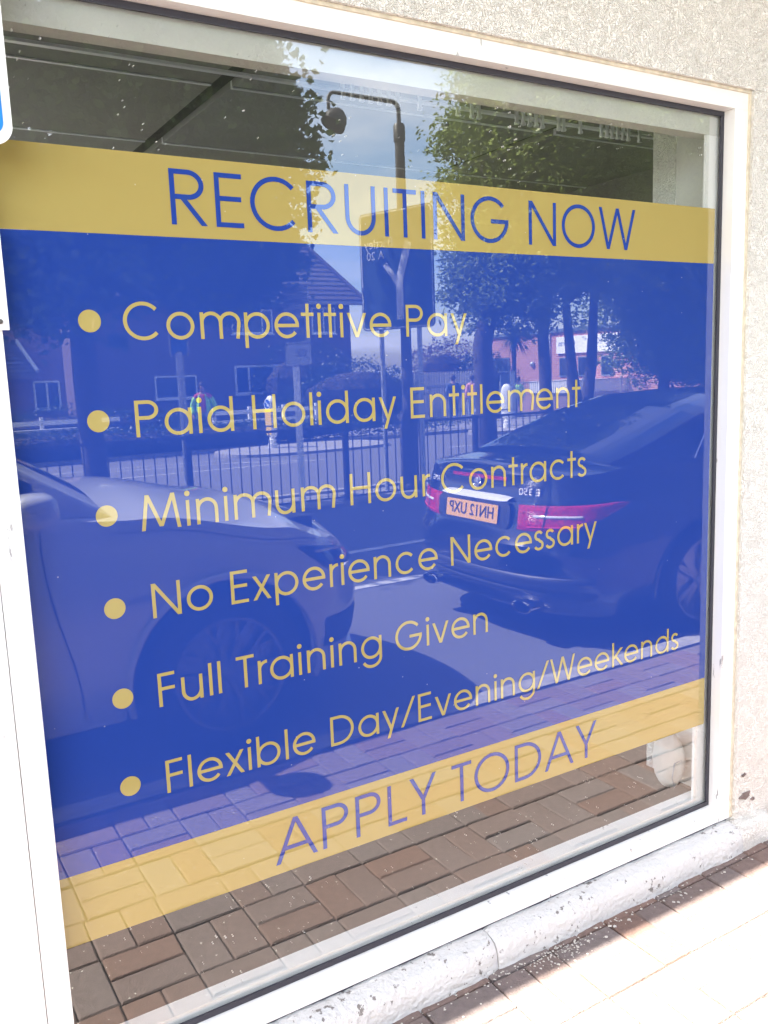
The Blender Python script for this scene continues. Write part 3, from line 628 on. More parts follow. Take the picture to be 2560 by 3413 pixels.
# ------------------------------------------------------------------ cars
def wheel(parent, x, y, r, rim, width, side, spokes, style, am='alloy'):
    """side=+1: outer face towards +y"""
    wt = MB(); T = Matrix.Translation((x, y, r)) @ Matrix.Rotation(-PI/2*side, 4, 'X')
    h = width
    wt.lathe([(rim, -h), (r-.02, -h), (r, -h+.03), (r, -.03), (r-.015, -.008), (rim+.03, 0), (rim+.004, -.004), (rim-.004, -.03), (rim-.02, -h)], 40, T)
    wo_ = wt.build('wheel', MT['tyre'], parent, smooth=50)
    rm = MB(); rm.lathe([(rim-.014, -.05), (rim-.012, -.006), (rim+.004, -.002), (rim+.006, -.008), (rim-.002, -.06)], 40, T)
    rm.lathe([(.0, -.075), (rim-.012, -.075), (rim-.012, -.09)], 32, T, 1)
    rm.lathe([(.0, -.012), (.030, -.014), (.045, -.030), (.050, -.074)], 20, T)
    for k in range(spokes):
        for dlt in ((-.10, .10) if style == 'twin' else (0,)):
            a0 = 2*PI*k/spokes; a1 = a0+dlt*1.4
            if style == 'y':
                m_ = rim*.55
                segs = [((.035, a0), (m_, a0), .016, .012), ((m_, a0), (rim-.008, a0+.13), .010, .007), ((m_, a0), (rim-.008, a0-.13), .010, .007)]
            else: segs = [((.035, a0+dlt*.5), (rim-.008, a1), .022, .016)]
            for (r0, b0), (r1, b1), w0, w1 in segs:
                p0 = Vector((r0*math.cos(b0), r0*math.sin(b0), 0)); p1 = Vector((r1*math.cos(b1), r1*math.sin(b1), 0)); d = (p1-p0).normalized(); n = Vector((-d.y, d.x, 0))
                vs = [p0-n*w0+Vector((0, 0, -.028)), p0+n*w0+Vector((0, 0, -.028)), p1+n*w1+Vector((0, 0, -.016)), p1-n*w1+Vector((0, 0, -.016)),
                      p0-n*w0*1.3+Vector((0, 0, -.07)), p0+n*w0*1.3+Vector((0, 0, -.07)), p1+n*w1*1.3+Vector((0, 0, -.06)), p1-n*w1*1.3+Vector((0, 0, -.06))]
                rm.add([T @ v for v in vs], [(0,1,2,3),(0,4,5,1),(1,5,6,2),(2,6,7,3),(3,7,4,0)])
    rm.build('rim', [MT[am], MT['dark']], wo_, smooth=30)
    return wo_

class Car:
    """body shell from a plan outline times a vertical section; local x forward, origin on the ground"""
    def __init__(s, **k): s.__dict__.update(k)
    def outline(s, q):
        """q in 0..1 from rear centre round the +y side to front centre -> x, y, endness(-1 rear..1 front)"""
        Lr, Lf = s.xr, s.xf
        if q < .3:
            a = q/.3*PI/2; n = s.nr
            y = s.b_r*abs(math.sin(a))**(2/n); x = Lr+s.cr*(1-abs(math.cos(a))**(2/n)); return x, y, -(1-(x-Lr)/s.cr)
        if q > .7:
            a = (1-q)/.3*PI/2; n = s.nf
            y = s.b_f*abs(math.sin(a))**(2/n); x = Lf-s.cf*(1-abs(math.cos(a))**(2/n)); return x, y, (1-(Lf-x)/s.cf)
        t = (q-.3)/.4; x = Lr+s.cr+(Lf-s.cf-Lr-s.cr)*t
        y = s.b_r+(s.b_f-s.b_r)*t+(s.b-(s.b_r+s.b_f)/2)*(math.sin(PI*t)**.7 if 0 < t < 1 else 0)
        return x, y, 0
    def pt(s, q, z, off=0):
        x, y, e = s.outline(q)
        yy = y*interp(s.side, z)
        if e < 0: xx = x+interp(s.rear, z)*(-e)
        else: xx = x-interp(s.front, z)*e
        if off:
            a = Vector(s.pt(max(0, q-.004), z)); b = Vector(s.pt(min(1, q+.004), z)); c = Vector(s.pt(q, z+.01)); d = Vector(s.pt(q, z-.01))
            n = (c-d).cross(b-a).normalized()
            if n.y < 0 and .02 < q < .98: n = -n
            if q <= .02 and n.x > 0: n = -n
            if q >= .98 and n.x < 0: n = -n
            return (xx+n.x*off, yy+n.y*off, z+n.z*off)
        return (xx, yy, z)
    def zb(s, x):
        z = s.z0
        for wx in s.wheels:
            d = s.ra*s.ra-(x-wx)**2
            if d > 0: z = max(z, s.rw+math.sqrt(d))
        return z
    def zt(s, x): return smooth_interp(s.top, x)
    def shell(s, parent, m):
        qs = [i/24*.3 for i in range(24)]+[.3+.4*i/90 for i in range(90)]+[.7+.3*i/24 for i in range(25)]
        mb = MB()
        for sg in (1, -1):
            rows = []
            for q in qs:
                x = s.outline(q)[0]; a, b = s.zb(x), s.zt(x)
                row = []
                for k in range(15):
                    p = s.pt(q, a+(b-a)*(k/14)); row.append((p[0], sg*p[1], p[2]))
                rows.append(row if sg > 0 else row)
            if sg > 0: mb.grid([r[::-1] for r in rows])
            else: mb.grid(rows)
        deck = []
        for q in qs:
            x = s.outline(q)[0]; p = s.pt(q, s.zt(x)); row = []
            for k in range(17):
                t = -1+2*k/16; cr_ = s.crown*(1-abs(t)**2.4)*min(1, max(0.0, (p[1]-.05)/.5))
                # cross rows share one x in plan but bow forwards with the outline
                row.append((p[0], p[1]*t, p[2]+cr_))
            deck.append(row)
        mb.grid(deck)
        # floor
        mb.grid([[(s.outline(q)[0], sgn*s.outline(q)[1]*.9, s.z0+.04) for sgn in (-1, 1)] for q in qs[::6]])
        return mb.build('body', m, parent, smooth=34)
    def patch(s, q0, q1, zlo, zhi, off, name, m, parent, sg=1, nq=24, nz=8):
        mb = MB(); rows = []
        for i in range(nq+1):
            q = q0+(q1-q0)*i/nq; t = i/nq; a = zlo(t); b = zhi(t)
            base = [s.pt(q, a+(b-a)*k/nz, off if 0 < k < nz and 0 < i < nq else off*.25) for k in range(nz+1)]
            rows.append([(p[0], sg*p[1], p[2]) for p in base])
        mb.grid(rows if sg < 0 else [r[::-1] for r in rows]); return mb.build(name, m, parent, smooth=60)
    def greenhouse(s, parent, m):
        """roof, pillars and glass as separate meshes"""
        n = 64; xs = [s.g0+(s.g1-s.g0)*i/n for i in range(n+1)]
        secs = []
        for x in xs:
            zb_ = s.zt(x)+.012; top = smooth_interp(s.roof, x) if s.smooth_roof else interp(s.roof, x)
            yb_ = interp(s.gw, x); H = s.H
            row = []
            for k in range(9):
                t = k/8; z = zb_+max(.002, top-.05-zb_)*t; y = yb_-s.tum*((z-zb_)/H)**1.3
                row.append((x, y, z))
            ye, ze = row[-1][1], row[-1][2]
            for k in range(1, 9):
                a = k/8*PI/2; row.append((x, ye*math.cos(a)**.55 if k < 8 else 0, ze+.05*math.sin(a)+.025*(1-math.cos(a)) if top-.05 > zb_ else ze+.01*math.sin(a)))
            secs.append(row)
        paint = MB(); side = MB(); fscr = MB(); rscr = MB()
        nr = len(secs[0])
        for i in range(n):
            xm = (xs[i]+xs[i+1])/2
            for k in range(nr-1):
                for sg in (1, -1):
                    a, b, c, d = secs[i][k], secs[i+1][k], secs[i+1][k+1], secs[i][k+1]
                    qd = [(p[0], p[1]*sg, p[2]) for p in (a, b, c, d)]
                    if sg > 0: qd = qd[::-1]
                    tgt = paint
                    if k >= (12 if xm > s.ws else 9):
                        if xm > s.ws: tgt = fscr
                        elif xm < s.rs: tgt = rscr
                    elif 1 <= k <= 6 and any(p < xm < q for p, q in s.sideglass) and (secs[i][7][2]-secs[i][0][2]) > .1: tgt = side
                    tgt.add(qd, [(0,1,2,3)])
        paint.build('roof', m, parent, smooth=40)
        if side.v: side.build('side_window', MT['carglass'], parent, smooth=40)
        fscr.build('windscreen', MT['carglass'], parent, smooth=40); rscr.build('rear_window', MT['carglass'], parent, smooth=40)
        return secs
    def line(s, pts, name, m, parent, sg=1, r=.0035):
        mb = MB().tube([(p[0], sg*p[1], p[2]) for p in pts], r, 6); return mb.build(name, m, parent)

# silver SUV, its front half seen in the glass
Rz = -.10
suv = Car(xr=-3.62, xf=.90, b=.945, b_r=.90, b_f=.90, cr=.45, cf=.62, nr=3.0, nf=2.6, z0=.24, rw=.355, ra=.42, wheels=(0, -2.81), crown=.085,
          side=[(.2, .94), (.35, .97), (.55, .985), (.76, 1.0), (.86, .99), (.93, .96), (1.0, .935), (1.08, .91), (1.2, .88)],
          front=[(.2, .14), (.34, .05), (.45, .02), (.58, 0), (.68, .02), (.75, .06), (.82, .12), (.90, .2), (1.05, .3)],
          rear=[(.2, .1), (.4, .02), (.6, 0), (.8, .05), (1.0, .1), (1.2, .2)],
          top=[(-3.7, 1.05), (-2.4, 1.10), (-.75, 1.085), (-.3, 1.055), (.35, .945), (.68, .86), (.90, .765)],
          g0=-3.45, g1=-.42, roof=[(-3.5, 1.06), (-3.3, 1.25), (-2.9, 1.60), (-2.2, 1.66), (-1.5, 1.655), (-1.15, 1.58), (-.42, 1.12)], smooth_roof=False,
          gw=[(-3.5, .76), (-2.9, .83), (-1.2, .845), (-.42, .80)], H=.55, tum=.20, ws=-1.22, rs=-3.0, sideglass=[(-3.1, -2.55), (-2.48, -1.72), (-1.62, -.72)])
sv = thing('silver_car', 'silver SUV parked at the kerb, its front half mirrored in the shop window', 'car', (1.262, -2.665, Rz))
body = suv.shell(sv, MT['silver']); suv.greenhouse(sv, MT['silver'])
for wx in (0, -2.81):
    for sg in (1, -1): wheel(sv, wx, sg*.935, .355, .245, .24, sg, 10, 'y')
MB().box(-3.3, .55, -.66, .66, .26, .95).build('underbody', MT['black'], sv)
for sg in (1, -1):
    for wx in (0, -2.81):
        pts = []
        for k in range(33):
            a = PI*(-.08+1.16*k/32); x = wx+.43*math.cos(a); z = .355+.43*math.sin(a)
            q = .3+.4*(x-(suv.xr+suv.cr))/(suv.xf-suv.cf-suv.xr-suv.cr) if x < suv.xf-suv.cf else .7+.3*(1-math.acos(max(0, min(1, ((x-(suv.xf-suv.cf))/suv.cf*1.0)))) / (PI/2))*0
            y = suv.b*interp(suv.side, z)*(1 if x < .28 else 1-.06*((x-.28)/.3)**2)
            pts.append((x, sg*(y-.006), z))
        MB().tube(pts, .016, 8).build('wheel_arch', MT['silver'], sv, smooth=60)
    suv.patch(.721, .87, lambda t: .845-.11*min(1, t/.25)-.03*max(0, t-.25), lambda t: .862-.075*t, .008, 'headlight', MT['carglass'], sv, sg)
    suv.patch(.745, .82, lambda t: .815-.02*t, lambda t: .828-.02*t, .013, 'headlight_strip', MT['clearlens'], sv, sg)
    # bonnet shut line, door line, shoulder crease
    suv.line([(x, .945*interp(suv.side, suv.zt(x)-.045)*(1 if x < .2 else 1-.06*((x-.2)/.3)**2)+.002, suv.zt(x)-.045) for x in [-.45+.05*i for i in range(19)]], 'bonnet_seam', MT['dark'], sv, sg, .003)
    suv.line([suv.pt(.3+.4*((-.66+.05*math.sin(z*5))-(suv.xr+suv.cr))/(suv.xf-suv.cf-suv.xr-suv.cr), z, .0005) for z in [.32+.04*i for i in range(20)]], 'door_seam', MT['dark'], sv, sg, .003)
    suv.line([suv.pt(.3+.4*((-1.70)-(suv.xr+suv.cr))/(suv.xf-suv.cf-suv.xr-suv.cr), z, .0005) for z in [.32+.04*i for i in range(20)]], 'door_seam', MT['dark'], sv, sg, .003)
    # door mirror
    mm = MB(); rows = []
    for i in range(13):
        a = PI*i/12; rows.append([(-.74-.085*math.copysign(abs(math.cos(a))**.7, math.cos(a)), sg*(1.00+.095*abs(math.sin(a))**.6*math.copysign(abs(math.cos(b))**.7, math.cos(b))), 1.145+.075*abs(math.sin(a))**.6*math.copysign(abs(math.sin(b))**.7, math.sin(b))) for b in [2*PI*k/20 for k in range(20)]])
    mm.grid(rows, closed=True); mo = mm.build('door_mirror', MT['silver'], sv, smooth=60)
    MB().box(-.80, -.74, sg*.86 if sg > 0 else -.98, .98 if sg > 0 else -.86, 1.075, 1.10).build('mirror_arm', MT['dark'], mo)
gr = MB(); rows = []
for i in range(21):
    q = .90+.2*i/20; qq = q if q <= 1 else 2-q; sg = 1 if q <= 1 else -1
    rows.append([(lambda p: (p[0]+.004, sg*p[1], p[2]))(suv.pt(qq, .40+.40*k/8)) for k in range(9)])
gr.grid(rows).build('grille', MT['dark'], sv, smooth=60)
suv.patch(.75, .86, lambda t: .36, lambda t: .50, .006, 'lower_intake', MT['dark'], sv, 1); suv.patch(.75, .86, lambda t: .36, lambda t: .50, .006, 'lower_intake', MT['dark'], sv, -1)
bd = MB().box(-.40, -.30, .918, .937, .735, .748).build('side_badge', MT['steel'], sv)

# black coupe, its rear half seen in the glass
cp = Car(xr=-1.10, xf=3.60, b=.895, b_r=.865, b_f=.85, cr=.50, cf=.7, nr=2.7, nf=2.6, z0=.22, rw=.335, ra=.385, wheels=(0, 2.76), crown=.055,
         side=[(.2, .95), (.35, .975), (.55, .995), (.74, 1.0), (.86, .985), (.95, .945), (1.03, .89), (1.1, .83)],
         front=[(.2, .12), (.4, 0), (.6, .02), (.8, .2), (1, .4)],
         rear=[(.2, .12), (.28, .05), (.39, .035), (.42, .0), (.60, -.01), (.655, .0), (.68, .045), (.74, .055), (.86, .075), (.93, .09), (.985, .10), (1.015, .085), (1.05, .12)],
         top=[(-1.15, 1.015), (-.95, 1.025), (-.55, 1.045), (0, 1.04), (1.6, .99), (2.3, .95), (3.2, .82), (3.6, .66)],
         g0=-.78, g1=2.15, roof=[(-.78, 1.04), (-.35, 1.17), (.18, 1.34), (.55, 1.415), (1.0, 1.43), (1.45, 1.37), (2.15, 1.0)], smooth_roof=False,
         gw=[(-.78, .62), (-.3, .70), (.4, .765), (1.5, .775), (2.15, .74)], H=.44, tum=.20, ws=1.42, rs=.30, sideglass=[(.10, .62), (.70, 1.55)])
ck = thing('black_car', 'black coupe parked ahead, its tail with orange number plate mirrored in the shop window', 'car', (4.27, -2.60, Rz-.03))
cp.shell(ck, MT['navy']); cp.greenhouse(ck, MT['navy'])
for wx in (0, 2.76):
    for sg in (1, -1): wheel(ck, wx, sg*.885, .335, .243, .24, sg, 5, 'twin', 'alloyb')
MB().box(-.8, 3.1, -.60, .60, .24, .85).build('underbody', MT['black'], ck)
for sg in (1, -1):
    tl = cp.patch(.066, .30, lambda t: .700+.045*t+.22*max(0, t-.48), lambda t: .848+.034*t-.10*max(0, t-.9), .010, 'tail_light', MT['redlens'], ck, sg)
    cp.patch(.092, .20, lambda t: .775+.012*t, lambda t: .803+.012*t, .014, 'indicator_lens', MT['clearlens'], tl, sg, 18, 3)
    cp.patch(.080, .19, lambda t: .712+.022*t, lambda t: .736+.022*t, .0135, 'light_bar', mat('bright red lens', (.70, .01, .04), .12), tl, sg, 18, 2)
    cp.line([cp.pt(.112+.018*(z-.66)/.35, z, .0125) for z in [.67+.02*i for i in range(18)]], 'boot_seam', MT['black'], ck, sg, .003)
    ex = MB(); T = Matrix.Translation((-1.045, sg*.47, .262)) @ Matrix.Rotation(-PI/2, 4, 'Y') @ Matrix.Diagonal((.42, 1.0, 1, 1))
    ex.lathe([(.085, -.10), (.085, .03), (.078, .032), (.076, -.05)], 28, T); ex.build('exhaust', MT['chrome'], ck, smooth=40)
    # chrome strip round the rear quarter glass
    st = MB(); st.tube([(.06, sg*.752, 1.055), (.4, sg*.783, 1.05), (1.0, sg*.79, 1.035), (1.7, sg*.78, 1.01)], .005, 6); st.tube([(.06, sg*.752, 1.055), (.22, sg*.70, 1.20), (.42, sg*.635, 1.315), (.7, sg*.60, 1.375)], .005, 6); st.build('window_trim', MT['chrome'], ck)
    suv_arch = []
    for k in range(29):
        a = PI*(-.05+1.1*k/28); x = .385*math.cos(a); z = .335+.385*math.sin(a); suv_arch.append((x, sg*(cp.b*.985*interp(cp.side, z)-.004), z))
    MB().tube(suv_arch, .012, 6).build('wheel_arch', MT['navy'], ck, smooth=60)
# bumper step, diffuser strip, boot details
for z, name, m in ((.345, 'diffuser', 'dark'), (.435, 'bumper_strip', 'black')):
    rows = []
    for i in range(41):
        q = .235*abs(i-20)/20; sg = 1 if i >= 20 else -1
        rows.append([(lambda p: (p[0], sg*p[1], p[2]))(cp.pt(q, z+dz, .002+o_)) for dz, o_ in ((-.02, 0), (-.012, .012), (.012, .012), (.02, 0))])
    MB().grid(rows).build(name, MT[m], ck, smooth=60)
XR = -1.10
def rear_T(x, y, z, tilt=0): # text plane facing -x: u = -y (left to right for someone behind the car), v = up
    return frame_T((x, y, z), (0, -1, 0), (math.sin(tilt), 0, math.cos(tilt)))
pl = MB().prism(rrect(-.26, .26, -.0555, .0555, .008, 3), 0, .006, rear_T(XR+.050, -.02, .775, .12)).build('number_plate', MT['plate'], ck)
font_part('HN12 UXP', 'plate_lettering', MT['black'], pl, rear_T(XR+.0424, -.02, .777, .12), .102, .0008, .95)
rec = MB().prism(rrect(-.36, .36, -.075, .078, .04, 5), 0, .003, rear_T(XR+.0570, -.02, .775, .12)).build('plate_recess', MT['navy'], ck)
mb = MB(); rows = []
for i in range(17):
    y = -.33+.66*i/16; e = .010*(abs(y)/.33)**6
    rows.append([(XR+.088, y, .855), (XR+.046, y, .857+e), (XR+.050, y, .866+e*.5), (XR+.078, y, .892-e), (XR+.095, y, .894-e)])
mb.grid(rows[::-1]).build('chrome_handle', MT['badgem'], ck, smooth=40)
mb = MB(); mb.lathe([(.042, 0), (.042, .006), (.036, .008), (.036, .003)], 24, frame_T((XR+.082, 0, .955), (0, -1, 0), (.1, 0, 1)))
for k in range(3):
    a = PI/2+2*PI*k/3; mb.add([frame_T((XR+.080, 0, .955), (0, -1, 0), (.1, 0, 1)) @ Vector(p) for p in ((.036*math.cos(a), .036*math.sin(a), .006), (.007*math.cos(a+1.05), .007*math.sin(a+1.05), .006), (0, 0, .008), (.007*math.cos(a-1.05), .007*math.sin(a-1.05), .006))], [(0,1,2,3)])
mb.build('star_badge', MT['chrome'], ck)
font_part('E 350', 'badge', MT['badgem'], ck, frame_T((XR+.108, .46, .925), (-.24, -1, 0), (.1, 0, 1)), .056, .004, 1.2)
font_part('AMG', 'badge', MT['badgem'], ck, frame_T((XR+.112, -.48, .935), (.25, -1, 0), (.1, 0, 1)), .050, .003, 1.1)
mb = MB(); rows = []
for i in range(21):
    y = -.27+.54*i/20; xx = XR+.085+.16*(y/.865)**2; rows.append([(xx+dx, y, z) for dx, z in ((.012, .975), (-.006, .978), (-.006, .997), (.012, 1.001))])
mb.grid(rows).build('brake_light', MT['redlens'], ck, smooth=60)
MB().lathe([(.004, 0), (.012, .01), (.010, .04), (.003, .07)], 10, Matrix.Translation((.75, 0, 1.435)) @ Matrix.Rotation(-.4, 4, 'Y')).build('roof_aerial', MT['navy'], ck, smooth=60)

# ------------------------------------------------------------------ street furniture
# guard rail
gr_ = thing('guard_rail', 'black pedestrian guard rail running along the narrow strip', 'railing', (0, -7.9, 0))
bar = MB().tube([(0, 0, -.02), (0, 0, .855)], .0075, 6).mesh('bar', MT['rail'])
for i in range(-26, 84):
    x = 3.946+.1263*i
    if any(abs(x-p) < .05 for p in (5.23, 7.262, 3.198, 1.166, 9.294, 11.326, 13.358)): continue
    link(bar, 'bar', gr_, (x, 0, 0))
for x in (-.866, 1.166, 3.198, 5.23, 7.262, 9.294, 11.326, 13.358): MB().box(x-.03, x+.03, -.03, .03, -.09, .90).build('post', MT['rail'], gr_)
MB().box(.0-.9, 14, -.012, .012, .856, .885).build('top_rail', MT['rail'], gr_); MB().box(-.9, 14, -.010, .010, -.025, -.005).build('bottom_rail', MT['rail'], gr_)
# street lamp
lp = thing('street_lamp', 'dark street lamp column with a curved arm and hooded lantern', 'street lamp', (6.44, -8.3, -.062))
MB().lathe([(.16, 0), (.16, .06), (.125, .10), (.125, .95), (.105, 1.02), (.078, 1.10), (.066, 2.6), (.062, 4.70), (.0, 4.70)], 20).build('column', MT['lamp'], lp, smooth=40)
MB().lathe([(.0, 4.52), (.074, 4.52), (.076, 4.55), (.076, 4.71), (.06, 4.74), (.03, 4.75)], 20).build('collar', MT['lamp'], lp, smooth=40)
arm = [(0, 0, 4.72), (0, 0, 4.86)]+[(-.10+.10*math.cos(a), 0, 4.90+.10*math.sin(a)) for a in [PI/2*i/6 for i in range(7)]]+[(-.85, 0, 5.005)]+[(-.93-.09*math.sin(a), 0, 4.91+.095*math.cos(a)) for a in [PI/2*i/6 for i in range(7)]]+[(-1.02, 0, 4.80)]
MB().tube(arm, [.028]*9+[.022]*(len(arm)-9), 10).build('arm', MT['lamp'], lp, smooth=60)
lan = MB(); T = Matrix.Translation((-.93, 0, 4.69)) @ Matrix.Rotation(.55, 4, 'Y') @ Matrix.Diagonal((.78, .78, .85, 1))
lan.lathe([(.02, .155), (.09, .14), (.15, .09), (.19, .0), (.205, -.10), (.19, -.105), (.0, -.085)], 24, T); lan.build('lantern', MT['lamp'], lp, smooth=40)
# direction sign: dark panel with a forked route, facing down the road
ds = thing('direction_sign', 'dark road direction sign with a forked route line on posts', 'road sign')
U = Vector((.40, 1.08, 0)).normalized(); o_ = Vector((5.98, -8.64, 2.07))
# reading left is at the +U end for a viewer on the -x side
DT = frame_T(o_+U*1.18, -U, (0, 0, 1))
MB().prism(rrect(0, 1.18, 0, 1.50, .07), -.012, 0, DT).build('sign_panel', MT['signdark'], ds)
rim_o, rim_i = rrect(.012, 1.168, .012, 1.488, .062), rrect(.030, 1.150, .030, 1.470, .046)
mb = MB(); n = len(rim_o); mb.add([DT @ Vector((u, v, .002)) for u, v in rim_o]+[DT @ Vector((u, v, .002)) for u, v in rim_i], [(i, (i+1) % n, (i+1) % n+n, i+n) for i in range(n)]); mb.build('border', MT['signtxt'], ds)
mb = MB()
for k, (pp, wd) in enumerate((([(.54, .12), (.54, .62), (.38, 1.08)], .115), ([(.54, .55), (.77, .84)], .075))):
    L = []; Rr = []
    for i, p in enumerate(pp):
        a = pp[max(0, i-1)]; b = pp[min(len(pp)-1, i+1)]; dx, dy = b[0]-a[0], b[1]-a[1]; q = math.hypot(dx, dy)
        L.append(DT @ Vector((p[0]-dy/q*wd/2, p[1]+dx/q*wd/2, .003+.001*k))); Rr.append(DT @ Vector((p[0]+dy/q*wd/2, p[1]-dx/q*wd/2, .003+.001*k)))
    mb.grid([L, Rr])
mb.build('route_symbol', MT['signtxt'], ds)
font_part('Bartley', 'sign_lettering', MT['signtxt'], ds, DT @ Matrix.Translation((.86, 1.10, .004)), .17, .001)
font_part('A 20', 'sign_lettering', MT['signtxt'], ds, DT @ Matrix.Translation((.92, .95, .004)), .15, .001)
for u in (.28, .90): MB().tube([DT @ Vector((u, -2.13, -.045)), DT @ Vector((u, 1.3, -.045))], .032, 10).build('post', MT['galv'], ds, smooth=60)
# estate agent's board
eb = thing('estate_board', 'pale estate agent board with a dark panel on a square white post', 'sign board')
U = Vector((.05, 1, 0)).normalized(); ET = frame_T(Vector((4.52, -8.02, 1.74))+U*.62, -U, (0, 0, 1))
MB().prism(rrect(0, .60, .15, .78, .01, 2), -.012, 0, ET).build('board', MT['boardgrey'], eb)
MB().prism(rrect(0, .60, -.10, .14, .01, 2), -.012, 0, ET).build('lower_board', MT['boardgrey'], eb)
MB().prism(rrect(.10, .60, .17, .42, .004, 2), .001, .003, ET).build('dark_panel', MT['boardblue'], eb)
font_part('FORMAN', 'board_lettering', MT['signtxt'], eb, ET @ Matrix.Translation((.34, .28, .005)), .12, .0006, .9)
font_part('QUEENSWAY', 'board_lettering', MT['black'], eb, ET @ Matrix.Translation((.30, .62, .002)), .085, .0006, .8)
font_part('RESIDENTIAL', 'board_lettering', MT['black'], eb, ET @ Matrix.Translation((.32, .51, .002)), .07, .0006, .8)
font_part('OTSO', 'board_lettering', MT['black'], eb, ET @ Matrix.Translation((.22, .03, .002)), .12, .0006, .8)
MB().box(4.49, 4.55, -7.76, -7.70, -.07, 1.62).build('post', MT['bwhite'], eb)
# bus stop
bs = thing('bus_stop', 'grey bus stop pole with a tall framed flag, blue at its foot', 'bus stop', (3.31, -8.3, -.062), .25)
MB().tube([(0, 0, 0), (0, 0, 1.90)], .045, 12).build('pole', MT['galv'], bs, smooth=60)
MB().lathe([(.05, .88), (.05, .91)], 12).build('band', MT['dark'], bs)
MB().box(-.10, .10, -.02, .02, 1.86, 2.62).build('flag', MT['dark'], bs)
MB().box(-.088, .088, .0202, .0225, 1.88, 2.10).build('blue_panel', MT['bblue'], bs)
mb = MB()
for a in (-.107, .094): mb.box(a, a+.013, -.025, .027, 1.85, 2.62)
mb.box(-.0935, .0935, -.025, .027, 1.850, 1.8585); mb.build('frame', MT['galv'], bs)
MB().box(-.08, .08, .0202, .022, 2.20, 2.42).build('timetable', MT['boardgrey'], bs)

def bollard(loc, rz, label, yellow=True):
    b = thing('keep_left_bollard', label, 'bollard', loc, rz, 'traffic bollards on the islands')
    # local +x is the face with the arrow
    sc = 1.0
    MB().lathe([(.12, 0), (.12, .12), (.085, .135), (.085, .16), (.11, .18), (.11, .21), (.075, .225), (.075, .27)], 20).build('base', MT['bwhite'], b, smooth=40)
    prof = [(.10, .27), (.145, .34), (.155, .42), (.155, .80), (.165, .98), (.16, 1.12), (.13, 1.25), (.07, 1.33), (.0, 1.35)]
    rows = []
    for r, z in prof: rows.append([(r*.62*math.copysign(abs(math.cos(a))**.75, math.cos(a)), r*1.12*math.copysign(abs(math.sin(a))**.75, math.sin(a)), z) for a in [2*PI*k/28 for k in range(28)]])
    MB().grid(rows[::-1], closed=True).build('shell', MT['bwhite'], b, smooth=50)
    MB().box(-.1035, .1035, -.178, .178, .555, .575).build('seam', MT['dark'], b)
    fx = .092
    if yellow:
        TF = Matrix(((0, 0, 1, 0), (1, 0, 0, 0), (0, 1, 0, 0), (0, 0, 0, 1)))
        MB().prism(rrect(-.125, .125, .585, 1.0, .02), fx, fx+.012, TF).build('yellow_panel', MT['byellow'], b)
        MB().prism(rrect(-.115, .115, .34, .545, .06), fx, fx+.010, TF).build('yellow_panel', MT['byellow'], b)
        ring = [(.135*math.cos(a), 1.13+.135*math.sin(a)) for a in [2*PI*k/32 for k in range(32)]]
        MB().prism(ring, fx, fx+.016, TF).build('sign_ring', MT['bwhite'], b)
        MB().prism([(.115*math.cos(a), 1.13+.115*math.sin(a)) for a in [2*PI*k/32 for k in range(32)]], fx+.0161, fx+.018, TF).build('sign_disc', MT['bblue'], b)
        ar = MB()
        ang = math.radians(-135)
        pr = lambda u, v: (u*math.cos(ang)-v*math.sin(ang), 1.13+u*math.sin(ang)+v*math.cos(ang))
        ar.prism([pr(-.095, -.014), pr(.03, -.014), pr(.03, .014), pr(-.095, .014)], fx+.0181, fx+.0195, TF); ar.prism([pr(.02, -.055), pr(.095, 0), pr(.02, .055)], fx+.0182, fx+.0198, TF)
        ar.build('arrow', MT['bwhite'], b)
    return b
bollard((9.25, -19.2, zi+.10), math.radians(166), 'yellow and white keep left bollard with a blue arrow disc on the larger island')
bollard((17.38, -19.6, zi+.10), math.radians(-35), 'plain white bollard, its blank side showing, on the far island', False)
wp = thing('slim_post', 'slim pale post standing by the far footway', 'post', (20.7, -25.3, -.42))
MB().tube([(0, 0, 0), (0, 0, 2.25)], .06, 10).build('pole', MT['galv'], wp, smooth=60)
MB().lathe([(.07, 2.24), (.07, 2.30), (.0, 2.32)], 10).build('cap', MT['white'], wp)
mt_ = thing('ticket_machine', 'grey ticket machine on a stout post by the far railing', 'ticket machine', (20.9, -23.6, -.33), .5)
MB().box(-.10, .10, -.10, .10, 0, 1.72).build('post', MT['galv'], mt_); MB().box(-.42, -.105, -.08, .08, 1.0, 1.66).build('cabinet', MT['slate'], mt_); MB().box(-.50, .14, -.12, .12, 1.725, 1.76).build('hood', MT['galv'], mt_)

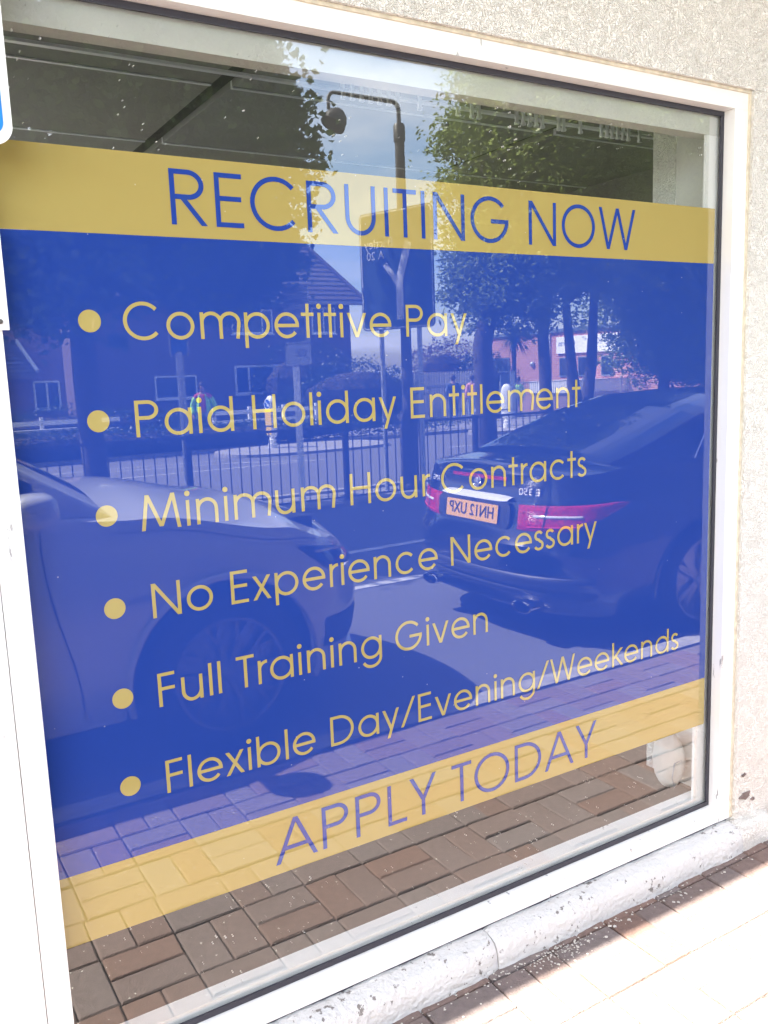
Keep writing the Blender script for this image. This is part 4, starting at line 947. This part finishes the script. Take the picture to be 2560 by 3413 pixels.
# ------------------------------------------------------------------ trees and plants
import numpy as np
def leaf_mesh(pts, size, rs, flat=0.35, name='crown', mt='leafa', aspect=.5):
    """pts Nx3 -> a mesh of small folded leaves"""
    n = len(pts); P = np.asarray(pts)
    d = rs.normal(size=(n, 3)); d[:, 2] = d[:, 2]*.6-.25; d /= np.linalg.norm(d, axis=1)[:, None]
    a = rs.normal(size=(n, 3)); a -= d*np.sum(a*d, 1)[:, None]; a /= np.linalg.norm(a, axis=1)[:, None]
    nn = np.cross(d, a); L = size*rs.uniform(.65, 1.35, n)[:, None]; Wd = L*aspect*.5
    v = np.empty((n, 4, 3)); v[:, 0] = P-d*L/2; v[:, 1] = P+a*Wd+nn*Wd*flat; v[:, 2] = P+d*L/2; v[:, 3] = P-a*Wd+nn*Wd*flat
    me = bpy.data.meshes.new(name); me.vertices.add(n*4); me.vertices.foreach_set('co', v.ravel())
    me.loops.add(n*4); me.loops.foreach_set('vertex_index', np.arange(n*4, dtype=np.int32)); me.polygons.add(n)
    me.polygons.foreach_set('loop_start', np.arange(0, n*4, 4, dtype=np.int32)); me.polygons.foreach_set('loop_total', np.full(n, 4, dtype=np.int32))
    me.update(calc_edges=True); me.materials.append(MT[mt]); return me
def crown_pts(blobs, rs, per, spread):
    out = []
    for (cx_, cy_, cz_, rx, ry, rz_, nc) in blobs:
        u = rs.normal(size=(nc, 3)); u /= np.linalg.norm(u, axis=1)[:, None]; r = rs.uniform(.35, 1.0, nc)[:, None]**.55
        cc = u*r*np.array([rx, ry, rz_])+np.array([cx_, cy_, cz_])
        for c in cc:
            k = int(per*rs.uniform(.5, 1.4)); s_ = spread*rs.uniform(.7, 1.3)
            out.append(c+rs.normal(size=(k, 3))*np.array([s_, s_, s_*.7]))
    return np.concatenate(out)
def tree(label, base, trunks, blobs, size, per, spread, seed, mt, aspect=.5, cat='tree', name='tree', group=None):
    t = thing(name, label, cat, base, 0, group); rs = np.random.RandomState(seed); tb = MB(); r = random.Random(seed)
    for pts, rr in trunks: tb.tube(pts, rr, 10)
    for b in blobs:
        p0 = Vector(trunks[0][0][-1])
        for k in range(5):
            u = Vector((r.gauss(0, 1), r.gauss(0, 1), r.gauss(.2, .7))).normalized(); e = Vector((b[0]+u.x*b[3]*.7, b[1]+u.y*b[4]*.7, b[2]+u.z*b[5]*.7)); m_ = p0.lerp(e, .5)+Vector((r.gauss(0, .15), r.gauss(0, .15), r.gauss(.1, .15)))
            tb.tube([p0, m_, e], [.05, .03, .008], 6)
    tb.build('trunk', MT['bark'], t, smooth=60)
    extra = []
    for b in blobs:                                   # sprays of leaves that break the outline
        for k in range(int(5+b[6]/14)):
            u = rs.normal(size=3); u[2] = u[2]*.8-.1; u /= np.linalg.norm(u); q = rs.uniform(1.0, 1.22)
            extra.append((b[0]+u[0]*b[3]*q, b[1]+u[1]*b[4]*q, b[2]+u[2]*b[5]*q, rs.uniform(.05, .22), rs.uniform(.05, .2), rs.uniform(.05, .16), 3))
    pts_ = np.concatenate([crown_pts(blobs, rs, per, spread), crown_pts(extra, rs, 26, spread*.42)])
    o = link(leaf_mesh(pts_, size, rs, mt=mt, aspect=aspect), 'crown', t)
    return t
tree('broad leaved tree with a dark spreading crown left of the street lamp', (2.25, -8.35, -.062), [([(0, 0, 0), (.02, 0, .5), (-.02, .02, 1.6), (.0, 0, 3.2), (.1, 0, 4.6)], [.17, .135, .125, .11, .07])],
     [(-.1, -.3, 4.9, 2.7, 1.7, 2.4, 430), (1.35, .2, 4.2, 1.2, 1.0, 1.4, 190), (2.0, .5, 4.5, .45, .35, .2, 30), (-2.2, .2, 4.4, 1.8, 1.4, 1.9, 190), (1.5, .1, 3.0, .9, .9, .7, 100), (-.4, .2, 3.0, 1.9, 1.1, .8, 150), (-.7, 0, 5.6, 2.2, 1.4, 1.2, 240)], .095, 115, .19, 11, 'leafa', .66)
tree('leafy street tree just right of the street lamp', (7.82, -8.35, -.062), [([(0, 0, 0), (.0, 0, .6), (-.06, 0, 1.9), (.3, 0, 3.2)], [.17, .15, .14, .10])],
     [(.78, -.2, 4.2, 1.05, 1.1, 2.1, 330), (2.0, -.3, 4.4, 1.3, 1.1, 1.7, 300), (.2, -.1, 2.7, .5, .6, .5, 60)], .085, 125, .17, 21, 'leafb', .40)
tree('street tree with a slender leaning trunk behind the roof of the black coupe', (10.75, -10.3, -.16), [([(0, 0, 0), (-.05, 0, 1.0), (-.12, 0, 2.2), (.0, 0, 3.4)], [.14, .115, .10, .07])],
     [(.3, .2, 5.0, 1.7, 1.3, 1.9, 380), (-.5, 0, 3.55, 1.1, .8, .5, 110)], .09, 120, .18, 31, 'leafb', .40)
tree('street tree with a forked double trunk beside the brick building sign', (11.55, -10.4, -.17), [([(.0, 0, 0), (.0, 0, .7), (-.14, 0, 1.6), (-.28, 0, 2.8)], [.17, .15, .10, .07]), ([(.05, 0, .1), (.22, 0, .9), (.36, 0, 1.8), (.42, 0, 3.0)], [.14, .12, .10, .07])],
     [(.7, .3, 5.2, 1.8, 1.3, 2.0, 400), (.3, 0, 3.6, 1.1, .8, .5, 110)], .09, 120, .18, 41, 'leafb', .40)
tree('low branched spreading tree beyond the front of the black coupe', (14.3, -10.8, -.18), [([(0, 0, 0), (.0, 0, .8), (.1, 0, 2.0)], [.16, .13, .09])],
     [(.2, 0, 3.0, 1.8, 1.3, 1.5, 300), (1.6, .2, 3.6, 2.0, 1.3, 2.4, 360), (-.2, .5, 5.0, 1.9, 1.3, 1.7, 330), (-.9, -.2, 4.6, 1.2, .8, 1.0, 110), (.8, .1, 1.75, 1.2, .7, .45, 110)], .09, 120, .2, 51, 'leafb', .42)
def bush(label, loc, rx, ry, rz_, n, seed, mt='leafh', size=.10, cat='bush', name='bush'):
    b = thing(name, label, cat, loc); rs = np.random.RandomState(seed)
    rows = []
    for i in range(9):
        a = PI*i/8; rows.append([(rx*.86*math.sin(a)*math.cos(c)*(1+.08*math.sin(3*c+i)), ry*.86*math.sin(a)*math.sin(c), rz_*(1-.9*math.cos(a))*.92) for c in [2*PI*k/14 for k in range(14)]])
    MB().grid(rows, closed=True).build('inner_growth', MT['bark'], b)
    u = rs.normal(size=(n, 3)); u /= np.linalg.norm(u, axis=1)[:, None]
    P = u*rs.uniform(.86, 1.06, (n, 1))*np.array([rx, ry, rz_])+np.array([0, 0, rz_])
    ph = rs.uniform(0, 6, 6); f = 1+.16*np.sin(u[:, 0]*5+ph[0])*np.sin(u[:, 2]*4+ph[1])+.12*np.sin(u[:, 0]*11+ph[2])*np.cos(u[:, 1]*9+ph[3])+.10*np.abs(rs.normal(size=n))
    P = (P-np.array([0, 0, rz_]))*f[:, None]+np.array([0, 0, rz_])
    P = P[P[:, 2] > 0]
    o = link(leaf_mesh(P, size, rs, mt=mt), 'foliage', b); o['kind'] = 'stuff'
    return b
bush('large dark rounded hedge between the house and the footway', (16.6, -27.5, -.55), 2.6, 1.6, 1.25, 7000, 61)
bush('tall dark shrub at the right corner of the house', (16.3, -31.5, -.7), 2.0, 1.4, 1.75, 6000, 62)
bush('pink flowering shrub behind the picket fence', (23.0, -31.0, -.7), 1.7, 1.2, 1.7, 6000, 63, 'leafp', .12)
bush('green shrub leaning over the picket fence', (23.8, -29.0, -.6), 1.6, 1.2, 1.35, 6000, 64)
bush('low dark bush by the white rail fence', (12.5, -25.6, -.45), 1.5, .7, .55, 4000, 65)
bush('clipped dark hedge along the house front', (6.0, -26.5, -.5), 3.4, .8, .62, 6000, 66)
shade_hedge = bush('long low dark hedge added for the shade along the far edge of the road', (4.6, -21.0, -.36), 10.0, .55, .36, 14000, 67)  # added hedge: its dark leaves stand in for shade on the far footway
# palm like cordyline by the brick building
cd = thing('cordyline_tree', 'spiky palm like tree on a thin straight trunk before the brick building', 'tree', (25.0, -28.4, -.55))
MB().tube([(0, 0, 0), (0, 0, 1.6), (.02, 0, 3.45)], [.12, .10, .09], 10).build('trunk', MT['bark'], cd, smooth=60)
mb = MB(); r = random.Random(5)
for k in range(230):
    a = r.uniform(0, 2*PI); e = r.uniform(-.9, 1.3); L = r.uniform(.7, 1.1); d = Vector((math.cos(a)*math.cos(e), math.sin(a)*math.cos(e), math.sin(e))); sd_ = Vector((-math.sin(a), math.cos(a), 0))*.022; p = Vector((.02, 0, 3.45))
    q1 = p+d*L*.55; q2 = p+d*L+Vector((0, 0, -.28*L)); mb.add([p-sd_, p+sd_, q1+sd_, q1-sd_, q2], [(0,1,2,3), (3,2,4)])
mb.build('crown', MT['leafh'], cd)
bt_ = thing('bare_tree', 'bare dead tree leaning above the dark hedge', 'tree', (19.8, -35.5, -.8)); mb = MB()
mb.tube([(.6, 0, 0), (.2, 0, 2.2), (-.9, 0, 3.4), (-1.9, 0, 4.3)], [.14, .11, .08, .04], 8)
r = random.Random(8)
for k in range(16):
    t = r.uniform(.35, 1); b = Vector((.6, 0, 0)).lerp(Vector((-1.9, 0, 4.3)), t); e = b+Vector((r.gauss(.1, .6), r.gauss(0, .3), r.uniform(.2, 1.1))); mb.tube([b, b.lerp(e, .5)+Vector((r.gauss(0, .1), 0, .05)), e], [.03, .02, .006], 5)
mb.build('trunk', MT['bark'], bt_)

# ------------------------------------------------------------------ houses and fences across the road
def win_unit(parent, x0, x1, z0, z1, y, mull, m='white', t=.07, ftop=None):
    f = MB(); f.box(x0, x1, y, y+.07, z0, z0+t); f.box(x0, x1, y, y+.07, z1-t, z1); f.box(x0, x0+t, y, y+.0695, z0+t, z1-t); f.box(x1-t, x1, y, y+.0695, z0+t, z1-t)
    for mm in mull: f.box(mm-t/2, mm+t/2, y, y+.069, z0+t, z1-t)
    if ftop: f.box(ftop[0], ftop[1], y, y+.0685, z1-ftop[2]-t/2, z1-ftop[2]+t/2)
    f.box(x0-.06, x1+.06, y, y+.12, z0-.06, z0-.001)
    w_ = f.build('window', MT[m], parent); MB().box(x0+.01, x1-.01, y+.005, y+.03, z0+.01, z1-.01).build('pane', MT['winglass'], w_); return w_
HY = -34.0
hs = thing('house', 'two storey house with a hipped tiled roof and white windows', 'house')
MB().box(8.5, 20.0, HY-8, HY, -.9, 4.88).build('wall', MT['hwall'], hs)
rf = MB(); e0, e1 = (8.0, HY+.5), (20.5, HY-8.5); zr0, zr1 = 4.83, 10.6
rv = [(8.0, HY+.5, zr0), (20.5, HY+.5, zr0), (20.5, HY-8.5, zr0), (8.0, HY-8.5, zr0), (12.2, HY-4, zr1), (16.3, HY-4, zr1)]
rf.add([(x, y, z-.05) for x, y, z in rv], [(0,1,5,4),(1,2,5),(2,3,4,5),(3,0,4),(3,2,1,0)])
ro = rf.build('roof', MT['roof'], hs)
# courses of tiles, each a proud strip on the slope facing the street
nC = 26
for k in range(nC):
    t0, t1 = k/nC, (k+1)/nC
    def row(t, up): 
        return [(8.0+4.2*t, HY+.5-4.5*t, zr0+(zr1-zr0)*t+up), (20.5-4.2*t, HY+.5-4.5*t, zr0+(zr1-zr0)*t+up)]
    a = row(t0, .06); b = row(t1, .012); c = row(t0, .0)
    mb = MB(); mb.grid([a, b]); mb.grid([c, a]); mb.build('tile_course', MT['roof'], ro)
MB().tube([(20.5, HY+.5, zr0+.06), (16.3, HY-4, zr1+.08)], .11, 8).build('hip_ridge', MT['roof'], ro)
MB().tube([(8.0, HY+.5, zr0+.06), (12.2, HY-4, zr1+.08)], .11, 8).build('hip_ridge', MT['roof'], ro)
MB().box(8.0, 20.5, HY+.44, HY+.60, zr0-.20, zr0-.04).build('gutter', mat('grey gutter', (.30, .30, .32), .5), hs)
win_unit(hs, 17.95, 19.15, .90, 2.08, HY, [18.52], ftop=(18.55, 19.1, .32)); win_unit(hs, 14.2, 16.75, .85, 2.08, HY, [14.85, 16.05], t=.09)
win_unit(hs, 18.0, 19.2, 3.40, 4.55, HY, [18.6]); win_unit(hs, 14.2, 16.1, 3.42, 4.45, HY, [14.7, 15.6]); win_unit(hs, 10.7, 12.5, .80, 1.75, HY, [])
h2 = thing('house', 'brick house with a low tiled porch roof at the far left', 'house')
MB().box(-3.0, 6.6, -38.5, -31.0, -.8, 5.4).build('wall', MT['hbrick'], h2)
mb = MB(); mb.add([(-3.4, -30.98, 3.05), (5.1, -30.98, 3.05), (5.5, -29.8, 1.95), (-3.4, -29.8, 1.95), (-3.4, -30.98, 2.85), (5.1, -30.98, 2.85), (5.5, -29.8, 1.78), (-3.4, -29.8, 1.78)], [(0,3,2,1),(4,5,6,7),(3,7,6,2),(1,2,6,5),(0,1,5,4),(0,4,7,3)])
pr_ = mb.build('porch_roof', MT['roof'], h2)
for k in range(8):
    t0, t1 = k/8, (k+1)/8; P0 = lambda t, x, up: (x, -30.98+1.18*t, 3.05-1.10*t+up)
    mb = MB(); mb.grid([[P0(t1, -3.4, .05), P0(t1, 5.1+.4*t1, .05)], [P0(t0, -3.4, .012), P0(t0, 5.1+.4*t0, .012)]]); mb.build('tile_course', MT['roof'], pr_)
MB().tube([(5.1, -30.98, 3.10), (5.5, -29.8, 2.02)], .07, 8).build('verge', MT['white'], pr_)
win_unit(h2, 5.5, 6.4, .7, 1.7, -31.0, [5.95]); win_unit(h2, 2.0, 3.6, .6, 1.6, -31.0, [2.8])
mb = MB(); mb.add([(-3.6, -30.4, 5.35), (7.2, -30.4, 5.35), (7.2, -39.1, 5.35), (-3.6, -39.1, 5.35), (-.5, -34.7, 7.9), (4.1, -34.7, 7.9)], [(0,1,5,4),(1,2,5),(2,3,4,5),(3,0,4),(3,2,1,0)]); mb.build('roof', MT['roof'], h2)
def slat_fence(label, x0, x1, y, zb_, rows, name='rail_fence', gap=1.2):
    f = thing(name, label, 'fence', (0, 0, 0)); x = x0
    while x <= x1+.01: MB().box(x-.05, x+.05, y-.05, y+.05, zb_, zb_+1.05).build('post', MT['white'], f); x += gap
    for z in rows: MB().box(x0, x1, y+.051, y+.075, zb_+z, zb_+z+.13).build('rail', MT['white'], f)
    return f
slat_fence('white three rail fence in front of the house', 9.7, 13.3, -24.6, -.42, (.22, .52, .82))
slat_fence('white three rail fence at the far left garden', 3.4, 6.8, -24.8, -.42, (.22, .52, .82))
gw_ = thing('garden_wall', 'low pale garden wall at the far left', 'wall'); MB().box(-2, 5.5, -23.7, -23.5, -.42, .28).build('wall', MT['kerb'], gw_); MB().box(-2.03, 5.53, -23.74, -23.46, .281, .34).build('coping', MT['boardgrey'], gw_)
# picket fence and mesh railing before the school
pf = thing('picket_fence', 'pale weathered picket fence behind the walkers', 'fence', (0, -27.2, -.55))
pk = MB().prism([(-.04, 0), (.04, 0), (.04, 1.95), (0, 2.05), (-.04, 1.95)], -.01, .01, Matrix(((1, 0, 0, 0), (0, 0, 1, 0), (0, 1, 0, 0), (0, 0, 0, 1)))).mesh('picket', mat('weathered picket', (.55, .52, .48), .8, objvar=.2))
for i in range(30): link(pk, 'picket', pf, (19.0+.125*i, 0, 0))
for z in (.5, 1.5): MB().box(18.9, 22.75, -.05, -.012, z, z+.08).build('cross_rail', MT['boardgrey'], pf)
mf = thing('mesh_railing', 'galvanised railing of thin bars in front of the brick building', 'railing', (0, -26.6, -.5))
mbar = MB().box(-.010, .010, -.010, .010, .1, 1.40).mesh('bar', MT['galv'])
for i in range(96): link(mbar, 'bar', mf, (22.9+.11*i, 0, 0))
for x in (22.8, 25.1, 27.4, 29.7, 32.0, 33.5): MB().box(x-.04, x+.04, -.04, .04, 0, 1.52).build('post', MT['galv'], mf)
for z in (.1, 1.40): MB().box(22.8, 33.5, -.025, .025, z+.001, z+.045).build('rail', MT['galv'], mf)
# brick building with its long white sign
sb = thing('brick_building', 'red brick building with a long white lettered sign and grey windows', 'building')
BX, BY = 31.11, -31.39
MB().box(BX, BX+9, BY-7.5, BY+9, -1.0, 3.25).build('wall', MT['sbrick'], sb)
MB().box(BX-.12, BX+9.1, BY-7.6, BY+9.1, 3.251, 3.42).build('roof', MT['slate'], sb)
MB().box(BX-.10, BX-.002, BY-.88, BY+4.6, 2.18, 3.02).build('sign_board', MT['white'], sb)
def side_T(m_, z): return frame_T((BX-.102, BY-m_, z), (0, -1, 0), (0, 0, 1))
font_part('Centres', 'sign_lettering', MT['slate'], sb, side_T(.12, 2.68), .40, .002, .95); font_part('Child', 'sign_lettering', MT['slate'], sb, side_T(-1.75, 2.70), .40, .002, .95)
def swin(m0, m1, z0, z1, bar=None):
    f = MB(); t = .07; X = BX-.05
    y0, y1 = BY-m1, BY-m0
    f.box(X, BX-.001, y0, y1, z0, z0+t); f.box(X, BX-.001, y0, y1, z1-t, z1); f.box(X+.001, BX-.001, y0, y0+t, z0+t, z1-t); f.box(X+.001, BX-.001, y1-t, y1, z0+t, z1-t)
    if bar: f.box(X+.002, BX-.001, y0+t, y1-t, bar-t/2, bar+t/2)
    w_ = f.build('window', MT['slate'], sb); MB().box(BX-.02, BX-.002, y0+.02, y1-.02, z0+.02, z1-.02).build('pane', MT['winglass'], w_)
swin(.05, .72, 1.02, 1.98); swin(-1.30, -.62, 1.02, 1.98); swin(4.7, 6.3, .75, 2.13, 1.6); swin(-2.9, -2.2, 1.02, 1.98)
for m_, z in ((2.79, 1.72), (-.2, 1.78)):
    MB().lathe([(.0, .14), (.07, .13), (.13, .08), (.15, 0), (.15, -.03)], 18, frame_T((BX-.03, BY-m_, z), (0, -1, 0), (0, 0, 1)) ).build('bulkhead_light', MT['galv'], sb, smooth=50)
MB().box(BX-.04, BX-.001, BY-2.15, BY-1.62, 2.28, 2.62).build('vent', MT['slate'], sb)
MB().tube([(BX-.06, BY-1.44, -.8), (BX-.06, BY-1.44, 3.2)], .05, 8).build('downpipe', MT['white'], sb)
gb = thing('white_building', 'low white walled building beyond the brick one', 'building'); MB().box(27.5, 36, -27.6-2.5, -27.6, -.6, .35).build('wall', MT['hbrick'], gb); MB().box(27.4, 36.1, -30.2, -27.5, .351, .9).build('fascia', MT['white'], gb)

# ------------------------------------------------------------------ people
def skin_mesh(name, verts, edges, radii, m, parent, root=0, levels=2):
    me = bpy.data.meshes.new(name); me.from_pydata(verts, edges, []); me.materials.append(m)
    o = bpy.data.objects.new(name, me); C.objects.link(o); o.parent = parent
    sk_ = o.modifiers.new('skin', 'SKIN'); sk_.use_smooth_shade = True
    if not me.skin_vertices: 
        bpy.context.view_layer.objects.active = o
    for i, r_ in enumerate(radii): me.skin_vertices[0].data[i].radius = (r_, r_) if not isinstance(r_, tuple) else r_
    me.skin_vertices[0].data[root].use_root = True
    ss = o.modifiers.new('sub', 'SUBSURF'); ss.levels = levels; ss.render_levels = levels
    return o
def person(label, loc, rz, top, legs, jacket=None, hair_m='hair', stride=.18, lean=0, H=1.70, elbows=.0, skirt=None):
    """local +y is the way the person faces"""
    p = thing('person', label, 'person', loc, rz); k = H/1.75
    V = []; E = []; Rd = []
    def v(x, y, z, r_, par=None):
        V.append((x*k, y*k, z*k)); Rd.append((r_[0]*k, r_[1]*k) if isinstance(r_, tuple) else r_*k)
        if par is not None: E.append((par, len(V)-1))
        return len(V)-1
    pel = v(0, 0, .95, (.155, .11)); wa = v(0, .01, 1.10, (.135, .10), pel); ch = v(0, .0+lean*.4, 1.30, (.165, .115), wa); sh = v(0, -.01+lean*.6, 1.44, (.12, .085), ch); nk = v(0, .01+lean*.8, 1.52, .052, sh); h0 = v(0, .035+lean, 1.60, (.078, .09), nk); h1 = v(0, .03+lean, 1.70, (.074, .088), h0)
    nose = v(0, .125+lean, 1.625, .016, h0)
    J = {}
    for s_ in (1, -1):
        hp = v(.10*s_, 0, .88, .095, pel); kn = v(.105*s_, stride*s_*.45+.03, .50, .062, hp); an = v(.105*s_, stride*s_-.02, .10, .04, kn); to = v(.115*s_, stride*s_+.14, .035, (.042, .03), an)
        s1 = v(.19*s_, 0+lean*.6, 1.40, .058, sh); el = v((.25+elbows)*s_, -.04-stride*s_*.3, 1.13, .042, s1); wr = v((.25+elbows*.4)*s_, .06-stride*s_*.6, .90, .029, el)
        pm = v((.25+elbows*.3)*s_, .085-stride*s_*.6, .84, (.02, .036), wr)
        for f in range(4):
            a = v((.25+elbows*.3)*s_-.005*s_, .055+.022*f-stride*s_*.6, .775-.01*(1 if f in (1, 2) else 0), .0095, pm); v((.243+elbows*.3)*s_-.012*s_, .058+.022*f-stride*s_*.6, .735-.012*(1 if f in (1, 2) else 0), .008, a)
        tb_ = v((.24+elbows*.3)*s_-.02*s_, .12-stride*s_*.6, .83, .011, pm); v((.235+elbows*.3)*s_-.025*s_, .135-stride*s_*.6, .79, .0095, tb_)
        J[s_] = (hp, kn, an, to, s1, el, wr)
    body_ = skin_mesh('body', V, E, Rd, MT['skin'], p)
    def sub(name, idx, edges, grow, m):
        mp = {a: i for i, a in enumerate(idx)}
        rr = [tuple(q*1.0+grow for q in (Rd[a] if isinstance(Rd[a], tuple) else (Rd[a], Rd[a]))) for a in idx]
        return skin_mesh(name, [V[a] for a in idx], [(mp[a], mp[b]) for a, b in edges], rr, m, p)
    sub('top', [pel, wa, ch, sh, J[1][4], J[1][5], J[1][6], J[-1][4], J[-1][5], J[-1][6]], [(pel, wa), (wa, ch), (ch, sh), (sh, J[1][4]), (J[1][4], J[1][5]), (J[1][5], J[1][6]), (sh, J[-1][4]), (J[-1][4], J[-1][5]), (J[-1][5], J[-1][6])], .014, MT[top])
    sub('trousers', [pel, J[1][0], J[1][1], J[1][2], J[-1][0], J[-1][1], J[-1][2]], [(pel, J[1][0]), (J[1][0], J[1][1]), (J[1][1], J[1][2]), (pel, J[-1][0]), (J[-1][0], J[-1][1]), (J[-1][1], J[-1][2])], .012, MT[legs])
    for s_ in (1, -1): sub('shoe', [J[s_][2], J[s_][3]], [(J[s_][2], J[s_][3])], .012, MT['shoe'])
    hr = MB(); rows = []
    for i in range(7):
        a = PI*.62*i/6; rows.append([(k*.098*math.sin(a)*math.cos(b), k*(.02+lean+.112*math.sin(a)*math.sin(b)-.012), k*(1.70+.098*math.cos(a)-(.05 if math.sin(b) < .3 and i > 4 else 0))) for b in [2*PI*j/16 for j in range(16)]])
    hr.grid(rows, closed=True).build('hair', MT[hair_m], p, smooth=60)
    if jacket:
        for s_ in (1, -1):
            jk = MB(); rows = []
            for i in range(9):
                z = .78+.67*i/8; wd_ = .20-.05*(i/8)**3+.03*(1-i/8)
                rows.append([(k*s_*wd_*math.sin(a), k*(-.02+.165*math.cos(a)), k*z) for a in [math.radians(28+152*j/10) for j in range(11)]])
            jk.grid(rows).build('jacket_side', MT[jacket], p, smooth=60)
            sub('jacket_sleeve', [J[s_][4], J[s_][5], J[s_][6]], [(J[s_][4], J[s_][5]), (J[s_][5], J[s_][6])], .028, MT[jacket])
            bd_ = MB(); rows = []
            for z in (.92, .97): rows.append([(k*s_*.229*math.sin(a), k*(-.02+.172*math.cos(a)), k*z) for a in [math.radians(28+152*j/10) for j in range(11)]])
            bd_.grid(rows).build('reflective_band', MT['band'], p)
    return p
person('person in an open lime hi vis jacket over a red top facing the road', (8.27, -21.5, gz(-21.5)+.10), math.radians(30), 'red', 'navycloth', 'hivis', stride=.06, H=1.74, elbows=.07)
person('person in a pink top and pale jeans walking away', (19.08, -23.6, gz(-23.6)+.10), math.radians(-150), 'pink', 'jeans', stride=.22, H=1.63)
person('person in dark blue clothes walking just left of the pink top', (18.35, -23.75, gz(-23.75)+.10), math.radians(-150), 'navycloth', 'navycloth', stride=.18, H=1.66)
person('person in a lime hi vis vest standing behind the railing', (24.4, -27.4, -.5), math.radians(60), 'hivis', 'navycloth', stride=.08, H=1.6)
